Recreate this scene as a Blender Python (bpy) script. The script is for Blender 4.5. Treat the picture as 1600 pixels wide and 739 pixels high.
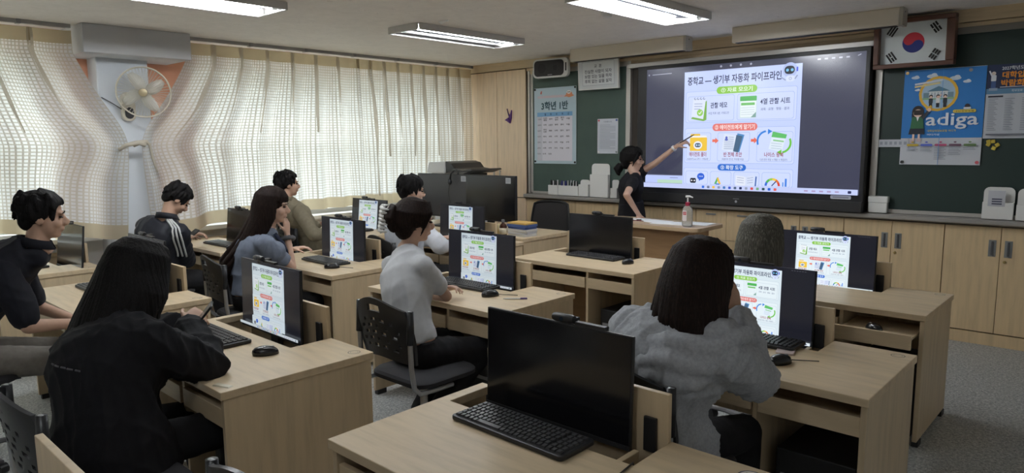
import bpy, bmesh, math, random
import numpy as np
from mathutils import Vector, Matrix, noise
for _o in list(bpy.data.objects): bpy.data.objects.remove(_o)
PI = math.pi
SC = bpy.context.scene
COL = SC.collection
# ---------------------------------------------------------------- camera
cd = bpy.data.cameras.new('camera'); cam = bpy.data.objects.new('camera', cd); COL.objects.link(cam)
cd.sensor_width = 36; cd.lens = 36 * 1090 / 1600; cd.clip_start = .05; cd.clip_end = 200
cam.matrix_world = Matrix(((.7387, -.0830, .6689, 0), (.6740, .1044, -.7313, 0), (-.0091, .9911, .1330, 1.62), (0, 0, 0, 1)))
SC.camera = cam
# ---------------------------------------------------------------- world, exposure
w = bpy.data.worlds.new('sky'); SC.world = w; w.use_nodes = True
bg = w.node_tree.nodes['Background']; bg.inputs[0].default_value = (.93, .97, 1.0, 1); bg.inputs[1].default_value = 4.1
sl = bpy.data.lights.new('sun', 'SUN'); sl.energy = 5; sl.angle = .01; sl.color = (1, .95, .86); sun = bpy.data.objects.new('sun', sl); COL.objects.link(sun); sun.rotation_euler = (.35, .75, 0)
SC.view_settings.view_transform = 'Standard'; SC.view_settings.look = 'None'
SC.view_settings.exposure = 0.7; SC.view_settings.gamma = 1.0; SC.view_settings.use_curve_mapping = False
SC.cycles.max_bounces = 10; SC.cycles.diffuse_bounces = 6; SC.cycles.transmission_bounces = 6; SC.cycles.transparent_max_bounces = 8
SC.cycles.use_denoising = True; SC.cycles.sample_clamp_indirect = 6
SC.cycles.caustics_reflective = False; SC.cycles.caustics_refractive = False

# ---------------------------------------------------------------- helpers
def srgb(r, g, b):
    f = lambda c: ((c / 255) / 12.92 if c / 255 <= .04045 else ((c / 255 + .055) / 1.055) ** 2.4)
    return (f(r), f(g), f(b))
MATS = {}
def mat(name, col=(.5, .5, .5), rough=.5, metal=0., spec=.5, emit=None, es=1., build=None):
    if name in MATS: return MATS[name]
    m = bpy.data.materials.new(name); m.use_nodes = True; nt = m.node_tree
    b = nt.nodes['Principled BSDF']
    b.inputs['Base Color'].default_value = (*col, 1); b.inputs['Roughness'].default_value = rough
    b.inputs['Metallic'].default_value = metal; b.inputs['Specular IOR Level'].default_value = spec
    if emit: b.inputs['Emission Color'].default_value = (*emit, 1); b.inputs['Emission Strength'].default_value = es
    if build: build(nt, b)
    MATS[name] = m; return m
def N(nt, t, **k):
    n = nt.nodes.new(t)
    for a, v in k.items():
        if a in n.inputs.keys() if isinstance(a, str) and a[0].isupper() else False: n.inputs[a].default_value = v
        else: setattr(n, a, v)
    return n
def ramp(nt, src, stops):
    r = nt.nodes.new('ShaderNodeValToRGB'); nt.links.new(src, r.inputs[0])
    e = r.color_ramp.elements
    while len(e) < len(stops): e.new(.5)
    for i, (p, c) in enumerate(stops): e[i].position = p; e[i].color = (*c, 1)
    return r
def coords(nt, scale=(1, 1, 1), kind='Object'):
    t = nt.nodes.new('ShaderNodeTexCoord'); mp = nt.nodes.new('ShaderNodeMapping'); mp.inputs['Scale'].default_value = scale
    nt.links.new(t.outputs[kind], mp.inputs[0]); return mp.outputs[0]
def noise_col(scale, stops, detail=4, bump=0., stretch=(1, 1, 1), rough_n=.55):
    def f(nt, b):
        v = coords(nt, stretch); n = nt.nodes.new('ShaderNodeTexNoise'); n.inputs['Scale'].default_value = scale
        n.inputs['Detail'].default_value = detail; n.inputs['Roughness'].default_value = rough_n
        nt.links.new(v, n.inputs[0]); r = ramp(nt, n.outputs[0], stops); nt.links.new(r.outputs[0], b.inputs['Base Color'])
        if bump:
            bp = nt.nodes.new('ShaderNodeBump'); bp.inputs['Strength'].default_value = bump; bp.inputs['Distance'].default_value = .004
            nt.links.new(n.outputs[0], bp.inputs['Height']); nt.links.new(bp.outputs[0], b.inputs['Normal'])
    return f
def sc3(c, k): return tuple(x * k for x in c)
def wood(name, col, stretch, rough=.42):
    return mat(name, col, rough, build=noise_col(3.2, [(.3, sc3(col, .86)), (.5, col), (.72, sc3(col, 1.08))], 5, .05, stretch))
WC = (.59, .465, .305)
WH = wood('maple_board_across', WC, (1.2, 9, 9)); WV = wood('maple_board_upright', sc3(WC, .97), (9, 9, .8))
WCAB = wood('maple_cabinet', (.66, .495, .295), (9, 9, .8)); WSOF = wood('maple_soffit', (.62, .49, .32), (.8, 9, 9))
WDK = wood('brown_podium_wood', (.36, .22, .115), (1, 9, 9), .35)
M_EDGE = mat('desk_edge', sc3(WC, .8), .5)
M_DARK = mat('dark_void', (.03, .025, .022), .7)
M_BLK = mat('black_plastic', (.013, .013, .015), .42)
M_BLK2 = mat('black_satin', (.02, .02, .022), .55)
M_SCR_OFF = mat('screen_off', (.010, .010, .012), .16, spec=.55)
M_KEY = mat('key_caps', (.028, .028, .031), .38)
M_GRY = mat('grey_plastic', (.3, .3, .31), .5)
M_STEEL = mat('steel_tube', (.42, .43, .45), .38, .75)
M_ALU = mat('brushed_aluminium', (.55, .53, .5), .4, .6)
M_WHT = mat('white_plastic', (.78, .78, .76), .4)
M_PAPER = mat('paper', (.8, .82, .84), .8)
M_WALL = mat('wall_paint', (.62, .62, .63), .8, build=noise_col(6, [(.3, (.76, .75, .73)), (.7, (.84, .83, .81))], 4, .03))
M_PILLAR = mat('pillar_paint', (.60, .635, .68), .7)
M_ORANGE = mat('brick_orange_surround', (.62, .3, .19), .8)
M_BOX = mat('beige_metal', (.66, .6, .5), .5)
def _floor(nt, b):
    v = coords(nt); n = N(nt, 'ShaderNodeTexNoise'); n.inputs['Scale'].default_value = 60; n.inputs['Detail'].default_value = 6; n.inputs['Roughness'].default_value = .8
    nt.links.new(v, n.inputs[0])
    n2 = N(nt, 'ShaderNodeTexVoronoi'); n2.inputs['Scale'].default_value = 160; nt.links.new(v, n2.inputs[0])
    r = ramp(nt, n.outputs[0], [(.36, (.22, .235, .24)), (.5, (.42, .435, .43)), (.64, (.66, .67, .65))])
    r2 = ramp(nt, n2.outputs['Color'], [(.1, (.55, .55, .55)), (.9, (1.15, 1.15, 1.15))])
    mx = nt.nodes.new('ShaderNodeMix'); mx.data_type = 'RGBA'; mx.blend_type = 'MULTIPLY'; mx.inputs[0].default_value = .9
    nt.links.new(r.outputs[0], mx.inputs[6]); nt.links.new(r2.outputs[0], mx.inputs[7]); nt.links.new(mx.outputs[2], b.inputs['Base Color'])
M_FLOOR = mat('speckled_grey_floor', (.3, .3, .3), .55, build=_floor)
def _ceil(nt, b):
    v = coords(nt, (1, 1, 1)); n = N(nt, 'ShaderNodeTexNoise'); n.inputs['Scale'].default_value = 9; n.inputs['Detail'].default_value = 8; n.inputs['Roughness'].default_value = .7
    nt.links.new(v, n.inputs[0])
    v2 = coords(nt, (26, 9, 9)); n2 = N(nt, 'ShaderNodeTexNoise'); n2.inputs['Scale'].default_value = 2.2; n2.inputs['Detail'].default_value = 6; n2.inputs['Distortion'].default_value = 1.2
    nt.links.new(v2, n2.inputs[0])
    r = ramp(nt, n2.outputs[0], [(.26, (.6, .575, .55)), (.34, (.87, .835, .795)), (1, (.91, .875, .835))])
    r2 = ramp(nt, n.outputs[0], [(.3, (.93, .93, .93)), (.7, (1.03, 1.03, 1.03))])
    mx = nt.nodes.new('ShaderNodeMix'); mx.data_type = 'RGBA'; mx.blend_type = 'MULTIPLY'; mx.inputs[0].default_value = 1
    nt.links.new(r.outputs[0], mx.inputs[6]); nt.links.new(r2.outputs[0], mx.inputs[7]); nt.links.new(mx.outputs[2], b.inputs['Base Color'])
    bp = nt.nodes.new('ShaderNodeBump'); bp.inputs['Strength'].default_value = .25; bp.inputs['Distance'].default_value = .004
    nt.links.new(n2.outputs[0], bp.inputs['Height']); nt.links.new(bp.outputs[0], b.inputs['Normal'])
M_CEIL = mat('fissured_ceiling_board', (.6, .58, .55), .9, build=_ceil)
M_BOARD = mat('green_chalkboard', (.06, .1, .085), .6, build=noise_col(2.5, [(.3, (.055, .088, .076)), (.7, (.07, .112, .096))], 5))
M_BOARD2 = mat('dark_green_chalkboard', (.014, .034, .029), .5)

class MB:
    """collects shapes, build() links them as one mesh object"""
    def __init__(s): s.v = []; s.f = []; s.m = []; s.cur = 0
    def add(s, vs, fs):
        o = len(s.v); s.v += [tuple(p) for p in vs]; s.f += [tuple(i + o for i in q) for q in fs]; s.m += [s.cur] * len(fs); return s
    def box(s, x0, x1, y0, y1, z0, z1):
        return s.add([(x, y, z) for z in (z0, z1) for y in (y0, y1) for x in (x0, x1)],
                     [(0, 2, 3, 1), (4, 5, 7, 6), (0, 1, 5, 4), (2, 6, 7, 3), (0, 4, 6, 2), (1, 3, 7, 5)])
    def hexa(s, p): return s.add(p, [(3, 2, 1, 0), (4, 5, 6, 7), (0, 1, 5, 4), (1, 2, 6, 5), (2, 3, 7, 6), (3, 0, 4, 7)])
    def prism(s, poly, a, b, ax='z'):
        n = len(poly)
        P = {'z': lambda p, h: (p[0], p[1], h), 'y': lambda p, h: (p[0], h, p[1]), 'x': lambda p, h: (h, p[0], p[1])}[ax]
        return s.add([P(p, a) for p in poly] + [P(p, b) for p in poly], [tuple(range(n))[::-1], tuple(range(n, 2 * n))] + [(i, (i + 1) % n, n + (i + 1) % n, n + i) for i in range(n)])
    def tube(s, pts, r, n=8, cap=True, flat=1.):
        pts = [Vector(p) for p in pts]; k = len(pts); rr = r if hasattr(r, '__len__') else [r] * k
        vs = []; up = None
        for i, p in enumerate(pts):
            t = (pts[min(i + 1, k - 1)] - pts[max(i - 1, 0)]).normalized()
            if up is None: up = Vector((0, 0, 1)) if abs(t.z) < .9 else Vector((1, 0, 0))
            a = t.cross(up).normalized(); b = a.cross(t).normalized(); up = b
            vs += [p + a * (math.cos(2 * PI * j / n) * rr[i]) + b * (math.sin(2 * PI * j / n) * rr[i] * flat) for j in range(n)]
        fs = [(i * n + j, i * n + (j + 1) % n, (i + 1) * n + (j + 1) % n, (i + 1) * n + j) for i in range(k - 1) for j in range(n)]
        if cap: fs += [tuple(range(n))[::-1], tuple(range((k - 1) * n, k * n))]
        return s.add(vs, fs)
    def lathe(s, prof, c=(0, 0, 0), n=20, ax='z'):
        vs = []; k = len(prof)
        for r, h in prof:
            for j in range(n):
                a = 2 * PI * j / n; p = (math.cos(a) * r, math.sin(a) * r, h)
                if ax == 'y': p = (p[0], p[2], -p[1])
                if ax == 'x': p = (p[2], p[1], -p[0])
                vs.append((p[0] + c[0], p[1] + c[1], p[2] + c[2]))
        fs = [(i * n + j, i * n + (j + 1) % n, (i + 1) * n + (j + 1) % n, (i + 1) * n + j) for i in range(k - 1) for j in range(n)]
        fs += [tuple(range(n))[::-1], tuple(range((k - 1) * n, k * n))]
        return s.add(vs, fs)
    def ball(s, c, r, n=12, k=8):
        r = r if hasattr(r, '__len__') else (r, r, r); vs = []
        for i in range(k + 1):
            t = PI * i / k; q = max(math.sin(t), .02)
            vs += [(c[0] + r[0] * q * math.cos(2 * PI * j / n), c[1] + r[1] * q * math.sin(2 * PI * j / n), c[2] - r[2] * math.cos(t)) for j in range(n)]
        fs = [(i * n + j, i * n + (j + 1) % n, (i + 1) * n + (j + 1) % n, (i + 1) * n + j) for i in range(k) for j in range(n)]
        fs += [tuple(range(n))[::-1], tuple(range(k * n, (k + 1) * n))]
        return s.add(vs, fs)
    def mesh(s, name, mats, smooth=False, fix=True):
        me = bpy.data.meshes.new(name); me.from_pydata(s.v, [], s.f)
        for m in (mats if isinstance(mats, (list, tuple)) else [mats]): me.materials.append(m)
        if any(s.m): me.polygons.foreach_set('material_index', s.m)
        if fix:
            bm = bmesh.new(); bm.from_mesh(me); bmesh.ops.recalc_face_normals(bm, faces=bm.faces); bm.to_mesh(me); bm.free()
        if smooth:
            me.shade_smooth() if smooth is True else me.shade_smooth()
            if smooth != True: me.set_sharp_from_angle(angle=math.radians(smooth))
        me.update(); return me
    def build(s, name, mats, parent=None, smooth=False, bevel=0, loc=None, rot=None):
        return link(name, s.mesh(name, mats, smooth), parent, bevel, loc, rot)
def link(name, me, parent=None, bevel=0, loc=None, rot=None):
    o = bpy.data.objects.new(name, me); COL.objects.link(o)
    if parent: o.parent = parent
    if loc: o.location = loc
    if rot: o.rotation_euler = rot
    if bevel:
        md = o.modifiers.new('bevel', 'BEVEL'); md.width = bevel; md.segments = 2; md.limit_method = 'ANGLE'; md.angle_limit = .6
    return o
CACHE = {}
def cached(key, fn):
    if key not in CACHE: CACHE[key] = fn()
    return CACHE[key]
def thing(name, label, cat, loc=(0, 0, 0), rz=0, group=None):
    o = bpy.data.objects.new(name, None); COL.objects.link(o); o.empty_display_size = .1
    o.location = loc; o.rotation_euler = (0, 0, rz); return tag(o, label, cat, group)
def tag(o, label, cat, group=None):
    o['label'] = label; o['category'] = cat
    if group: o['group'] = group
    return o
def struct(o, label=None):
    o['kind'] = 'structure'
    if label: o['label'] = label
    return o
def rrect(x0, x1, y0, y1, r, n=4):
    r = min(r, (x1 - x0) / 2, (y1 - y0) / 2); o = []
    for cx, cy, a in ((x1 - r, y1 - r, 0), (x0 + r, y1 - r, 1), (x0 + r, y0 + r, 2), (x1 - r, y0 + r, 3)):
        for i in range(n + 1):
            t = PI / 2 * (a + i / n); o.append((cx + r * math.cos(t), cy + r * math.sin(t)))
    return o
# ------- flat print (slides, posters): coloured shapes on one thin mesh
TXT = {}
def text_geo(body, bold=0.):
    if (body, bold) in TXT: return TXT[(body, bold)]
    c = bpy.data.curves.new('t', 'FONT'); c.body = body; c.size = 1; c.resolution_u = 2; c.offset = bold
    o = bpy.data.objects.new('t', c); COL.objects.link(o); dg = bpy.context.evaluated_depsgraph_get()
    me = bpy.data.meshes.new_from_object(o.evaluated_get(dg))
    v = np.array([tuple(p.co) for p in me.vertices]) if len(me.vertices) else np.zeros((1, 3)); f = [tuple(p.vertices) for p in me.polygons]
    bpy.data.objects.remove(o); bpy.data.curves.remove(c); bpy.data.meshes.remove(me)
    TXT[(body, bold)] = (v, f); return v, f
class Art:
    def __init__(s, dz=.0004): s.v = []; s.f = []; s.c = []; s.z = 0; s.dz = dz
    def poly(s, pts, col):
        s.z += s.dz; o = len(s.v); s.v += [(x, y, s.z) for x, y in pts]; s.f.append(tuple(range(o, o + len(pts)))); s.c.append(srgb(*col))
    def rect(s, x0, x1, y0, y1, col, r=0): s.poly(rrect(x0, x1, y0, y1, r) if r else [(x0, y0), (x1, y0), (x1, y1), (x0, y1)], col)
    def disc(s, x, y, rx, col, ry=None, n=20, a0=0, a1=2 * PI): s.poly([(x + rx * math.cos(a0 + (a1 - a0) * i / n), y + (ry or rx) * math.sin(a0 + (a1 - a0) * i / n)) for i in range(n + (abs(a1 - a0) < 6.2))], col)
    def ring(s, x, y, r, w, col, a0=0, a1=2 * PI, n=20, ry=1.):
        for i in range(n):
            a, b = a0 + (a1 - a0) * i / n, a0 + (a1 - a0) * (i + 1) / n
            s.poly([(x + q * math.cos(t), y + ry * q * math.sin(t)) for q, t in ((r - w, a), (r, a), (r, b), (r - w, b))], col); s.z -= s.dz
        s.z += s.dz
    def line(s, x0, y0, x1, y1, w, col):
        d = Vector((y0 - y1, x1 - x0)).normalized() * w / 2; s.poly([(x0 + d.x, y0 + d.y), (x0 - d.x, y0 - d.y), (x1 - d.x, y1 - d.y), (x1 + d.x, y1 + d.y)], col)
    def text(s, body, x, y, w, h, col, bold=.012, al='c'):
        """fit text into width w (None = natural) and height h, centred on x, y"""
        v, f = text_geo(body, bold); lo, hi = v.min(0), v.max(0); sx = sy = h / max(hi[1] - lo[1], .3)
        if w: sx = w / max(hi[0] - lo[0], .01)
        s.z += s.dz; o = len(s.v); mx = {'c': (lo[0] + hi[0]) / 2, 'l': lo[0]}[al]; my = (lo[1] + hi[1]) / 2
        s.v += [((p[0] - mx) * sx + x, (p[1] - my) * sy + y, s.z) for p in v]; s.f += [tuple(i + o for i in q) for q in f]; s.c += [srgb(*col)] * len(f)
    def mesh(s, name, m):
        me = bpy.data.meshes.new(name); me.from_pydata(s.v, [], s.f); me.materials.append(m)
        at = me.color_attributes.new('Col', 'FLOAT_COLOR', 'CORNER'); buf = np.ones((len(me.loops), 4), 'f'); k = 0
        for q, c in zip(s.f, s.c): buf[k:k + len(q), :3] = c; k += len(q)
        at.data.foreach_set('color', buf.ravel()); me.update(); return me
def _attr(em):
    def f(nt, b):
        a = nt.nodes.new('ShaderNodeVertexColor'); a.layer_name = 'Col'
        if em:
            nt.links.new(a.outputs[0], b.inputs['Emission Color']); b.inputs['Emission Strength'].default_value = em; b.inputs['Base Color'].default_value = (.01, .01, .01, 1)
        else: nt.links.new(a.outputs[0], b.inputs['Base Color'])
    return f
M_PRINT = mat('printed_paper', rough=.55, build=_attr(0))
M_SCREEN = mat('lit_screen', rough=.25, build=_attr(.47)); M_SCREENB = mat('lit_screen_bright', rough=.25, build=_attr(.66)); M_TV = mat('lit_tv_screen', rough=.2, build=_attr(.64))
FRONT = (PI / 2, 0, 0)      # lay a print upright, facing the class
# ================================================================ the room
V3 = Vector
CZ = 2.605; XL = -6.95; XR = 1.35; YB = -2.2; YF = 6.56
struct(MB().box(XL - .2, XR + .1, YB - .1, 7.05, -.1, 0).build('floor', M_FLOOR), 'speckled grey classroom floor')
struct(MB().box(XL - .2, XR + .1, YB - .1, 7.05, CZ, CZ + .1).build('ceiling', M_CEIL), 'off-white fissured board ceiling')
struct(MB().box(-5.66, XR, YF, 7.0, .95, CZ).box(XL, XR, 6.985, 7.05, 0, CZ).build('wall_front', M_WALL))
struct(MB().box(XR, XR + .1, YB, 7.0, 0, CZ).build('wall_right', M_WALL))
struct(MB().box(XL, XR, YB - .1, YB, 0, CZ).build('wall_back', M_WALL))
WINS = [(-1.7, 1.78), (2.98, 6.3)]; WZ0, WZ1 = .84, 2.42
mb = MB().box(XL - .2, XL, YB, 7.0, 0, WZ0)
ys = [YB] + [y for a in WINS for y in a] + [7.0]
for i in range(0, len(ys), 2): mb.box(XL - .2, XL, ys[i], ys[i + 1], WZ0, WZ1)
struct(mb.build('wall_left', M_WALL), 'pale wall under the curtained windows')
struct(MB().box(XL - .2, XL, YB, 7.0, WZ1, CZ).box(XL, XL + .012, 2.53, 2.98, WZ0, WZ1).box(XL, XL + .012, 1.78, 2.11, WZ0, WZ1).build('trim_1', M_ORANGE), 'orange surround above and beside the windows')
struct(MB().box(XL - .01, XL + .13, -1.75, 2.08, WZ0 - .045, WZ0).box(XL - .01, XL + .13, 2.6, 6.45, WZ0 - .045, WZ0).build('trim_2', M_WHT, bevel=.006), 'white window sill')
struct(MB().box(XL, -6.72, 2.11, 2.53, 0, CZ).build('wall_pillar', M_PILLAR, bevel=.01), 'pale blue-grey pillar between the windows')
MG = mat('window_glass', (1, 1, 1), .02)
nt = MG.node_tree; out = nt.nodes['Material Output']; tr = nt.nodes.new('ShaderNodeBsdfTransparent'); gl = nt.nodes.new('ShaderNodeBsdfGlossy'); gl.inputs['Roughness'].default_value = .02
mx = nt.nodes.new('ShaderNodeMixShader'); mx.inputs[0].default_value = .08; tr.inputs[0].default_value = (.94, .97, .96, 1)
nt.links.new(tr.outputs[0], mx.inputs[1]); nt.links.new(gl.outputs[0], mx.inputs[2]); nt.links.new(mx.outputs[0], out.inputs[0])
M_FRM = mat('window_frame_metal', (.5, .49, .46), .5)
for i, (a, b) in enumerate(WINS):
    wn = bpy.data.objects.new('window_%d' % (i + 1), None); COL.objects.link(wn); wn.location = (XL - .1, a, WZ0); struct(wn, 'sliding window behind the curtains')
    W_, H_ = b - a, WZ1 - WZ0; n = 4; tz = .92
    f = MB().box(-.05, .05, 0, W_, 0, .05).box(-.05, .05, 0, W_, H_ - .05, H_).box(-.05, .05, 0, .05, .05, H_ - .05).box(-.05, .05, W_ - .05, W_, .05, H_ - .05).box(-.05, .05, .05, W_ - .05, tz - .05, tz + .05)
    for k in range(1, n): f.box(-.035, .035, W_ * k / n - .035, W_ * k / n + .035, .05, tz - .05).box(-.035, .035, W_ * k / n - .035, W_ * k / n + .035, tz + .05, H_ - .05)
    f.build('window_frame', M_FRM, wn)
    for k in range(n):
        for z0, z1 in ((.05, tz - .05), (tz + .05, H_ - .05)):
            MB().box(-.003, .003, W_ * k / n + .03, W_ * (k + 1) / n - .03, z0, z1).build('pane', MG, wn)
struct(MB().box(-80, -7.3, -60, 60, -7.1, -7).build('ground', mat('school_yard', (.32, .31, .27), .9, build=noise_col(.4, [(.3, (.28, .27, .22)), (.7, (.38, .36, .31))]))), 'sunlit school yard outside')
hv = []; hf = []; hn = 40
for i in range(hn + 1):
    for j in range(13):
        yy = -90 + 180 * i / hn; q = j / 12; xx = -34 - 30 * q; hv.append((xx, yy, -7 + 24 * q ** .7 * (1 + .22 * math.sin(yy * .07) + .12 * math.sin(yy * .19 + 1)) + 1.4 * noise.noise(V3((xx * .25, yy * .25, 0)))))
for i in range(hn):
    for j in range(12): hf.append((i * 13 + j, i * 13 + j + 1, (i + 1) * 13 + j + 1, (i + 1) * 13 + j))
struct(MB().add(hv, hf).build('horizon_backdrop', mat('dark_backdrop_slope', (.05, .075, .03), .95, build=noise_col(.9, [(.3, (.05, .055, .05)), (.7, (.10, .11, .095))])), None, True), 'unseen dark slope added beyond the yard to dim the horizon')  # unseen slope, added to darken the horizon behind the open weave curtains
# duct box over the pillar
o = MB().box(XL, -6.40, 1.93, 2.79, 2.376, CZ).build('wall_beam', mat('beam_paint', (.52, .53, .55), .6), bevel=.006); struct(o, 'grey box beam across the top of the pillar')
# ---------------------------------------------------------------- curtain rail and curtains
RX = -6.585
for nm, a, b, lb in (('near', YB + .1, 1.9, 'slim grey curtain rail left of the box beam'), ('far', 2.8, 6.44, 'slim grey curtain rail running from box beam to the wardrobe')):
    r = thing('curtain_rail', lb, 'curtain rail', (RX, a, CZ)); MB().box(-.022, .022, 0, b - a, -.03, 0).build('track', mat('rail_grey', (.36, .35, .34), .5), r)
    for k in range(int((b - a) / .6) + 1): MB().box(-.03, .03, .03 + k * .6, .06 + k * .6, -.034, 0).build('bracket', M_GRY, r)
def _curtain(holes, base, tl):
    def f(nt, b):
        out = nt.nodes['Material Output']; uv = nt.nodes.new('ShaderNodeUVMap'); uv.uv_map = 'UVMap'
        sp = nt.nodes.new('ShaderNodeSeparateXYZ'); nt.links.new(uv.outputs[0], sp.inputs[0])
        def M(op, a, b=None, c=None):
            n = nt.nodes.new('ShaderNodeMath'); n.operation = op
            for i, q in enumerate((a, b, c)):
                if q is None: continue
                if isinstance(q, (int, float)): n.inputs[i].default_value = q
                else: nt.links.new(q, n.inputs[i])
            return n.outputs[0]
        fac = None
        for ch, pitch, duty in ((0, .028, .26), (1, .028, .24)):
            fr = M('FRACT', M('DIVIDE', sp.outputs[ch], pitch)); d = M('ABSOLUTE', M('SUBTRACT', fr, .5)); s = M('SMOOTH_MIN', M('MULTIPLY', M('SUBTRACT', .5 - duty / 2, d), 14.), 1., .2)
            s = M('MAXIMUM', s, 0.); fac = s if fac is None else M('MULTIPLY', fac, s)
        nz = nt.nodes.new('ShaderNodeTexNoise'); nz.inputs['Scale'].default_value = 300; nt.links.new(uv.outputs[0], nz.inputs[0])
        di = nt.nodes.new('ShaderNodeBsdfDiffuse'); di.inputs[0].default_value = (*base, 1)
        tl1 = nt.nodes.new('ShaderNodeBsdfTranslucent'); tl1.inputs[0].default_value = (*tl, 1)
        m1 = nt.nodes.new('ShaderNodeMixShader'); m1.inputs[0].default_value = .52; nt.links.new(di.outputs[0], m1.inputs[1]); nt.links.new(tl1.outputs[0], m1.inputs[2])
        if holes:
            tl2 = nt.nodes.new('ShaderNodeBsdfTranslucent'); tl2.inputs[0].default_value = (.92, .93, .95, 1)
            tp = nt.nodes.new('ShaderNodeBsdfTransparent'); m2 = nt.nodes.new('ShaderNodeMixShader'); m2.inputs[0].default_value = .2
            nt.links.new(tl2.outputs[0], m2.inputs[1]); nt.links.new(tp.outputs[0], m2.inputs[2])
            m3 = nt.nodes.new('ShaderNodeMixShader'); nt.links.new(fac, m3.inputs[0]); nt.links.new(m1.outputs[0], m3.inputs[1]); nt.links.new(m2.outputs[0], m3.inputs[2]); nt.links.new(m3.outputs[0], out.inputs[0])
        else: nt.links.new(m1.outputs[0], out.inputs[0])
    return f
M_CUR = mat('open_weave_curtain', build=_curtain(True, (.70, .67, .61), (.53, .50, .45)))
M_CURB = mat('dense_curtain_band', build=_curtain(False, (.58, .51, .39), (.52, .44, .30)))
M_PLT = mat('pleat_cloth', build=_curtain(False, (.66, .62, .54), (.66, .61, .52)))
def curtain(label, y0, y1, zb, tie=None, tie_side=0, seed=0, ztop=2.555, pleat=.27):
    """tie = (Y, Z) where the cloth is drawn together; tie_side: -1 its low-Y edge is drawn, +1 its high-Y edge"""
    rnd = random.Random(seed); L = y1 - y0; nu = int(L / .022); root = thing('curtain', label, 'curtain', (RX, y0, 0), group='open weave curtains along the window wall')
    npl = max(2, round(L / pleat)); jit = [rnd.uniform(-.3, .3) for _ in range(npl + 2)]; ph = [rnd.uniform(0, 6) for _ in range(4)]
    def P(u, z):
        t = (ztop - z) / (ztop - .9); s = u / L * npl; k = int(s); fr = s - k
        pin = abs(math.sin(PI * (s + .15 * math.sin(k * 1.7 + ph[0]) * t)))
        amp = .024 + .04 * min(1, t * 2.2)
        x = amp * (1 - 2 * pin ** (.45 + .6 * min(t * 2, 1))) + .02 * t * math.sin(u * 5.1 + ph[1]) + .012 * t * math.sin(u * 11 + ph[2] + z)
        y = u + .03 * t * math.sin(u * 3.3 + ph[3]) + .02 * math.sin(2 * PI * s) * min(1, t * 3)
        if tie:
            ty, tz = tie; e = (u if tie_side < 0 else L - u)               # distance from the drawn edge
            edge0 = 0 if tie_side < 0 else L; tgt = ty - y0
            if z >= tz: q = 1 - ((z - tz) / (ztop - .17 - tz)); q = max(0, min(1, q)); q = .8 * q + .2 * q * q * (3 - 2 * q)
            else: q = 1 - .10 * (tz - z) / .7
            pull = (tgt - edge0) * q * math.exp(-(e / .75) ** 1.3)
            squeeze = .7 * math.exp(-(e / .35) ** 2) * math.exp(-((z - tz) / .2) ** 2)
            y += pull; y += (tgt + (.02 if tie_side < 0 else -.02) - y) * .75 * squeeze; x = x * (1 - .5 * squeeze) + .03 * squeeze
        return (x, y, z)
    zh = ztop - .105; zm = zb + .115
    def strip(name, za, zc, nz, m, mapz=None):
        zs = [za + (zc - za) * i / nz for i in range(nz + 1)]
        if callable(zb_of): pass
        v = [P(L * i / nu, zs[j] + (zb_of(L * i / nu) if name != 'heading' else 0) * ((zs[j] - zh) / (zb - zh))) for j in range(nz + 1) for i in range(nu + 1)]
        f = [(j * (nu + 1) + i, j * (nu + 1) + i + 1, (j + 1) * (nu + 1) + i + 1, (j + 1) * (nu + 1) + i) for j in range(nz) for i in range(nu)]
        me = bpy.data.meshes.new(name); me.from_pydata(v, [], f); me.materials.append(m); uvl = me.uv_layers.new(name='UVMap')
        for p in me.polygons:
            for li, vi in zip(p.loop_indices, p.vertices): uvl.data[li].uv = (L * (vi % (nu + 1)) / nu * 1.12, zs[vi // (nu + 1)])
        me.shade_smooth(); return link(name, me, root)
    zb_of = (lambda u: -.14 * math.exp(-((u if tie_side < 0 else L - u) / .35) ** 2) + .015 * math.sin(u * 2.2 + ph[0])) if tie else (lambda u: .02 * math.sin(u * 1.8 + ph[0]))
    for k in range(1, npl):
        u0 = L * k / npl; pm = MB(); rows = 14; zl = 1.95 - .2 * (k % 2) if tie else (zb + .1 if k % 2 else zb + .55); pv = []
        for j in range(rows + 1):
            z = ztop - .004 + (zl - ztop) * j / rows; wd = .019 * (1 - .97 * j / rows) * (1 + .25 * math.sin(j * .9 + k))
            for sx in (-1, 1): c = P(max(0, min(L, u0 + sx * wd)), z + zb_of(u0) * ((z - ztop) / (zb - ztop))); pv.append((c[0] + .012 + .004 * sx, c[1], c[2]))
        me = bpy.data.meshes.new('pleat'); me.from_pydata(pv, [], [(2 * j, 2 * j + 1, 2 * j + 3, 2 * j + 2) for j in range(rows)]); me.materials.append(M_PLT); me.shade_smooth(); link('pleat', me, root)
    strip('heading', ztop, zh, 4, M_CURB); strip('cloth', zh, zm, 44, M_CUR); strip('hem', zm, zb, 4, M_CURB)
    return root
TIE = (2.30, 1.63)
curtain('tied curtain left of the fan, its right edge drawn to the pillar', -.1, 1.90, .96, (TIE[0] - .03, TIE[1]), +1, 3)
curtain('curtain at the dark end of the room, mostly outside the picture', -2.0, -.12, .96, None, 0, 4)
curtain('tied curtain right of the fan, its left edge drawn to the pillar', 2.80, 4.70, .92, (TIE[0] + .05, TIE[1]), -1, 5)
curtain('straight pleated curtain next to the wardrobe', 4.66, 6.42, .94, None, 0, 8, pleat=.2)
t = thing('curtain_tie', 'beige cord tying the two curtains together below the fan', 'cord', (-6.55, TIE[0] + .01, TIE[1]))
MB().tube([(0, -.13, -.04), (.03, -.08, .0), (.05, 0, .02), (.04, .08, .03), (.01, .12, .0), (0, .14, -.12), (.01, .17, -.24)], [.014, .018, .02, .018, .014, .011, .008], 8).build('cord', mat('tie_cord', (.5, .46, .38), .8), t, True)
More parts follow.
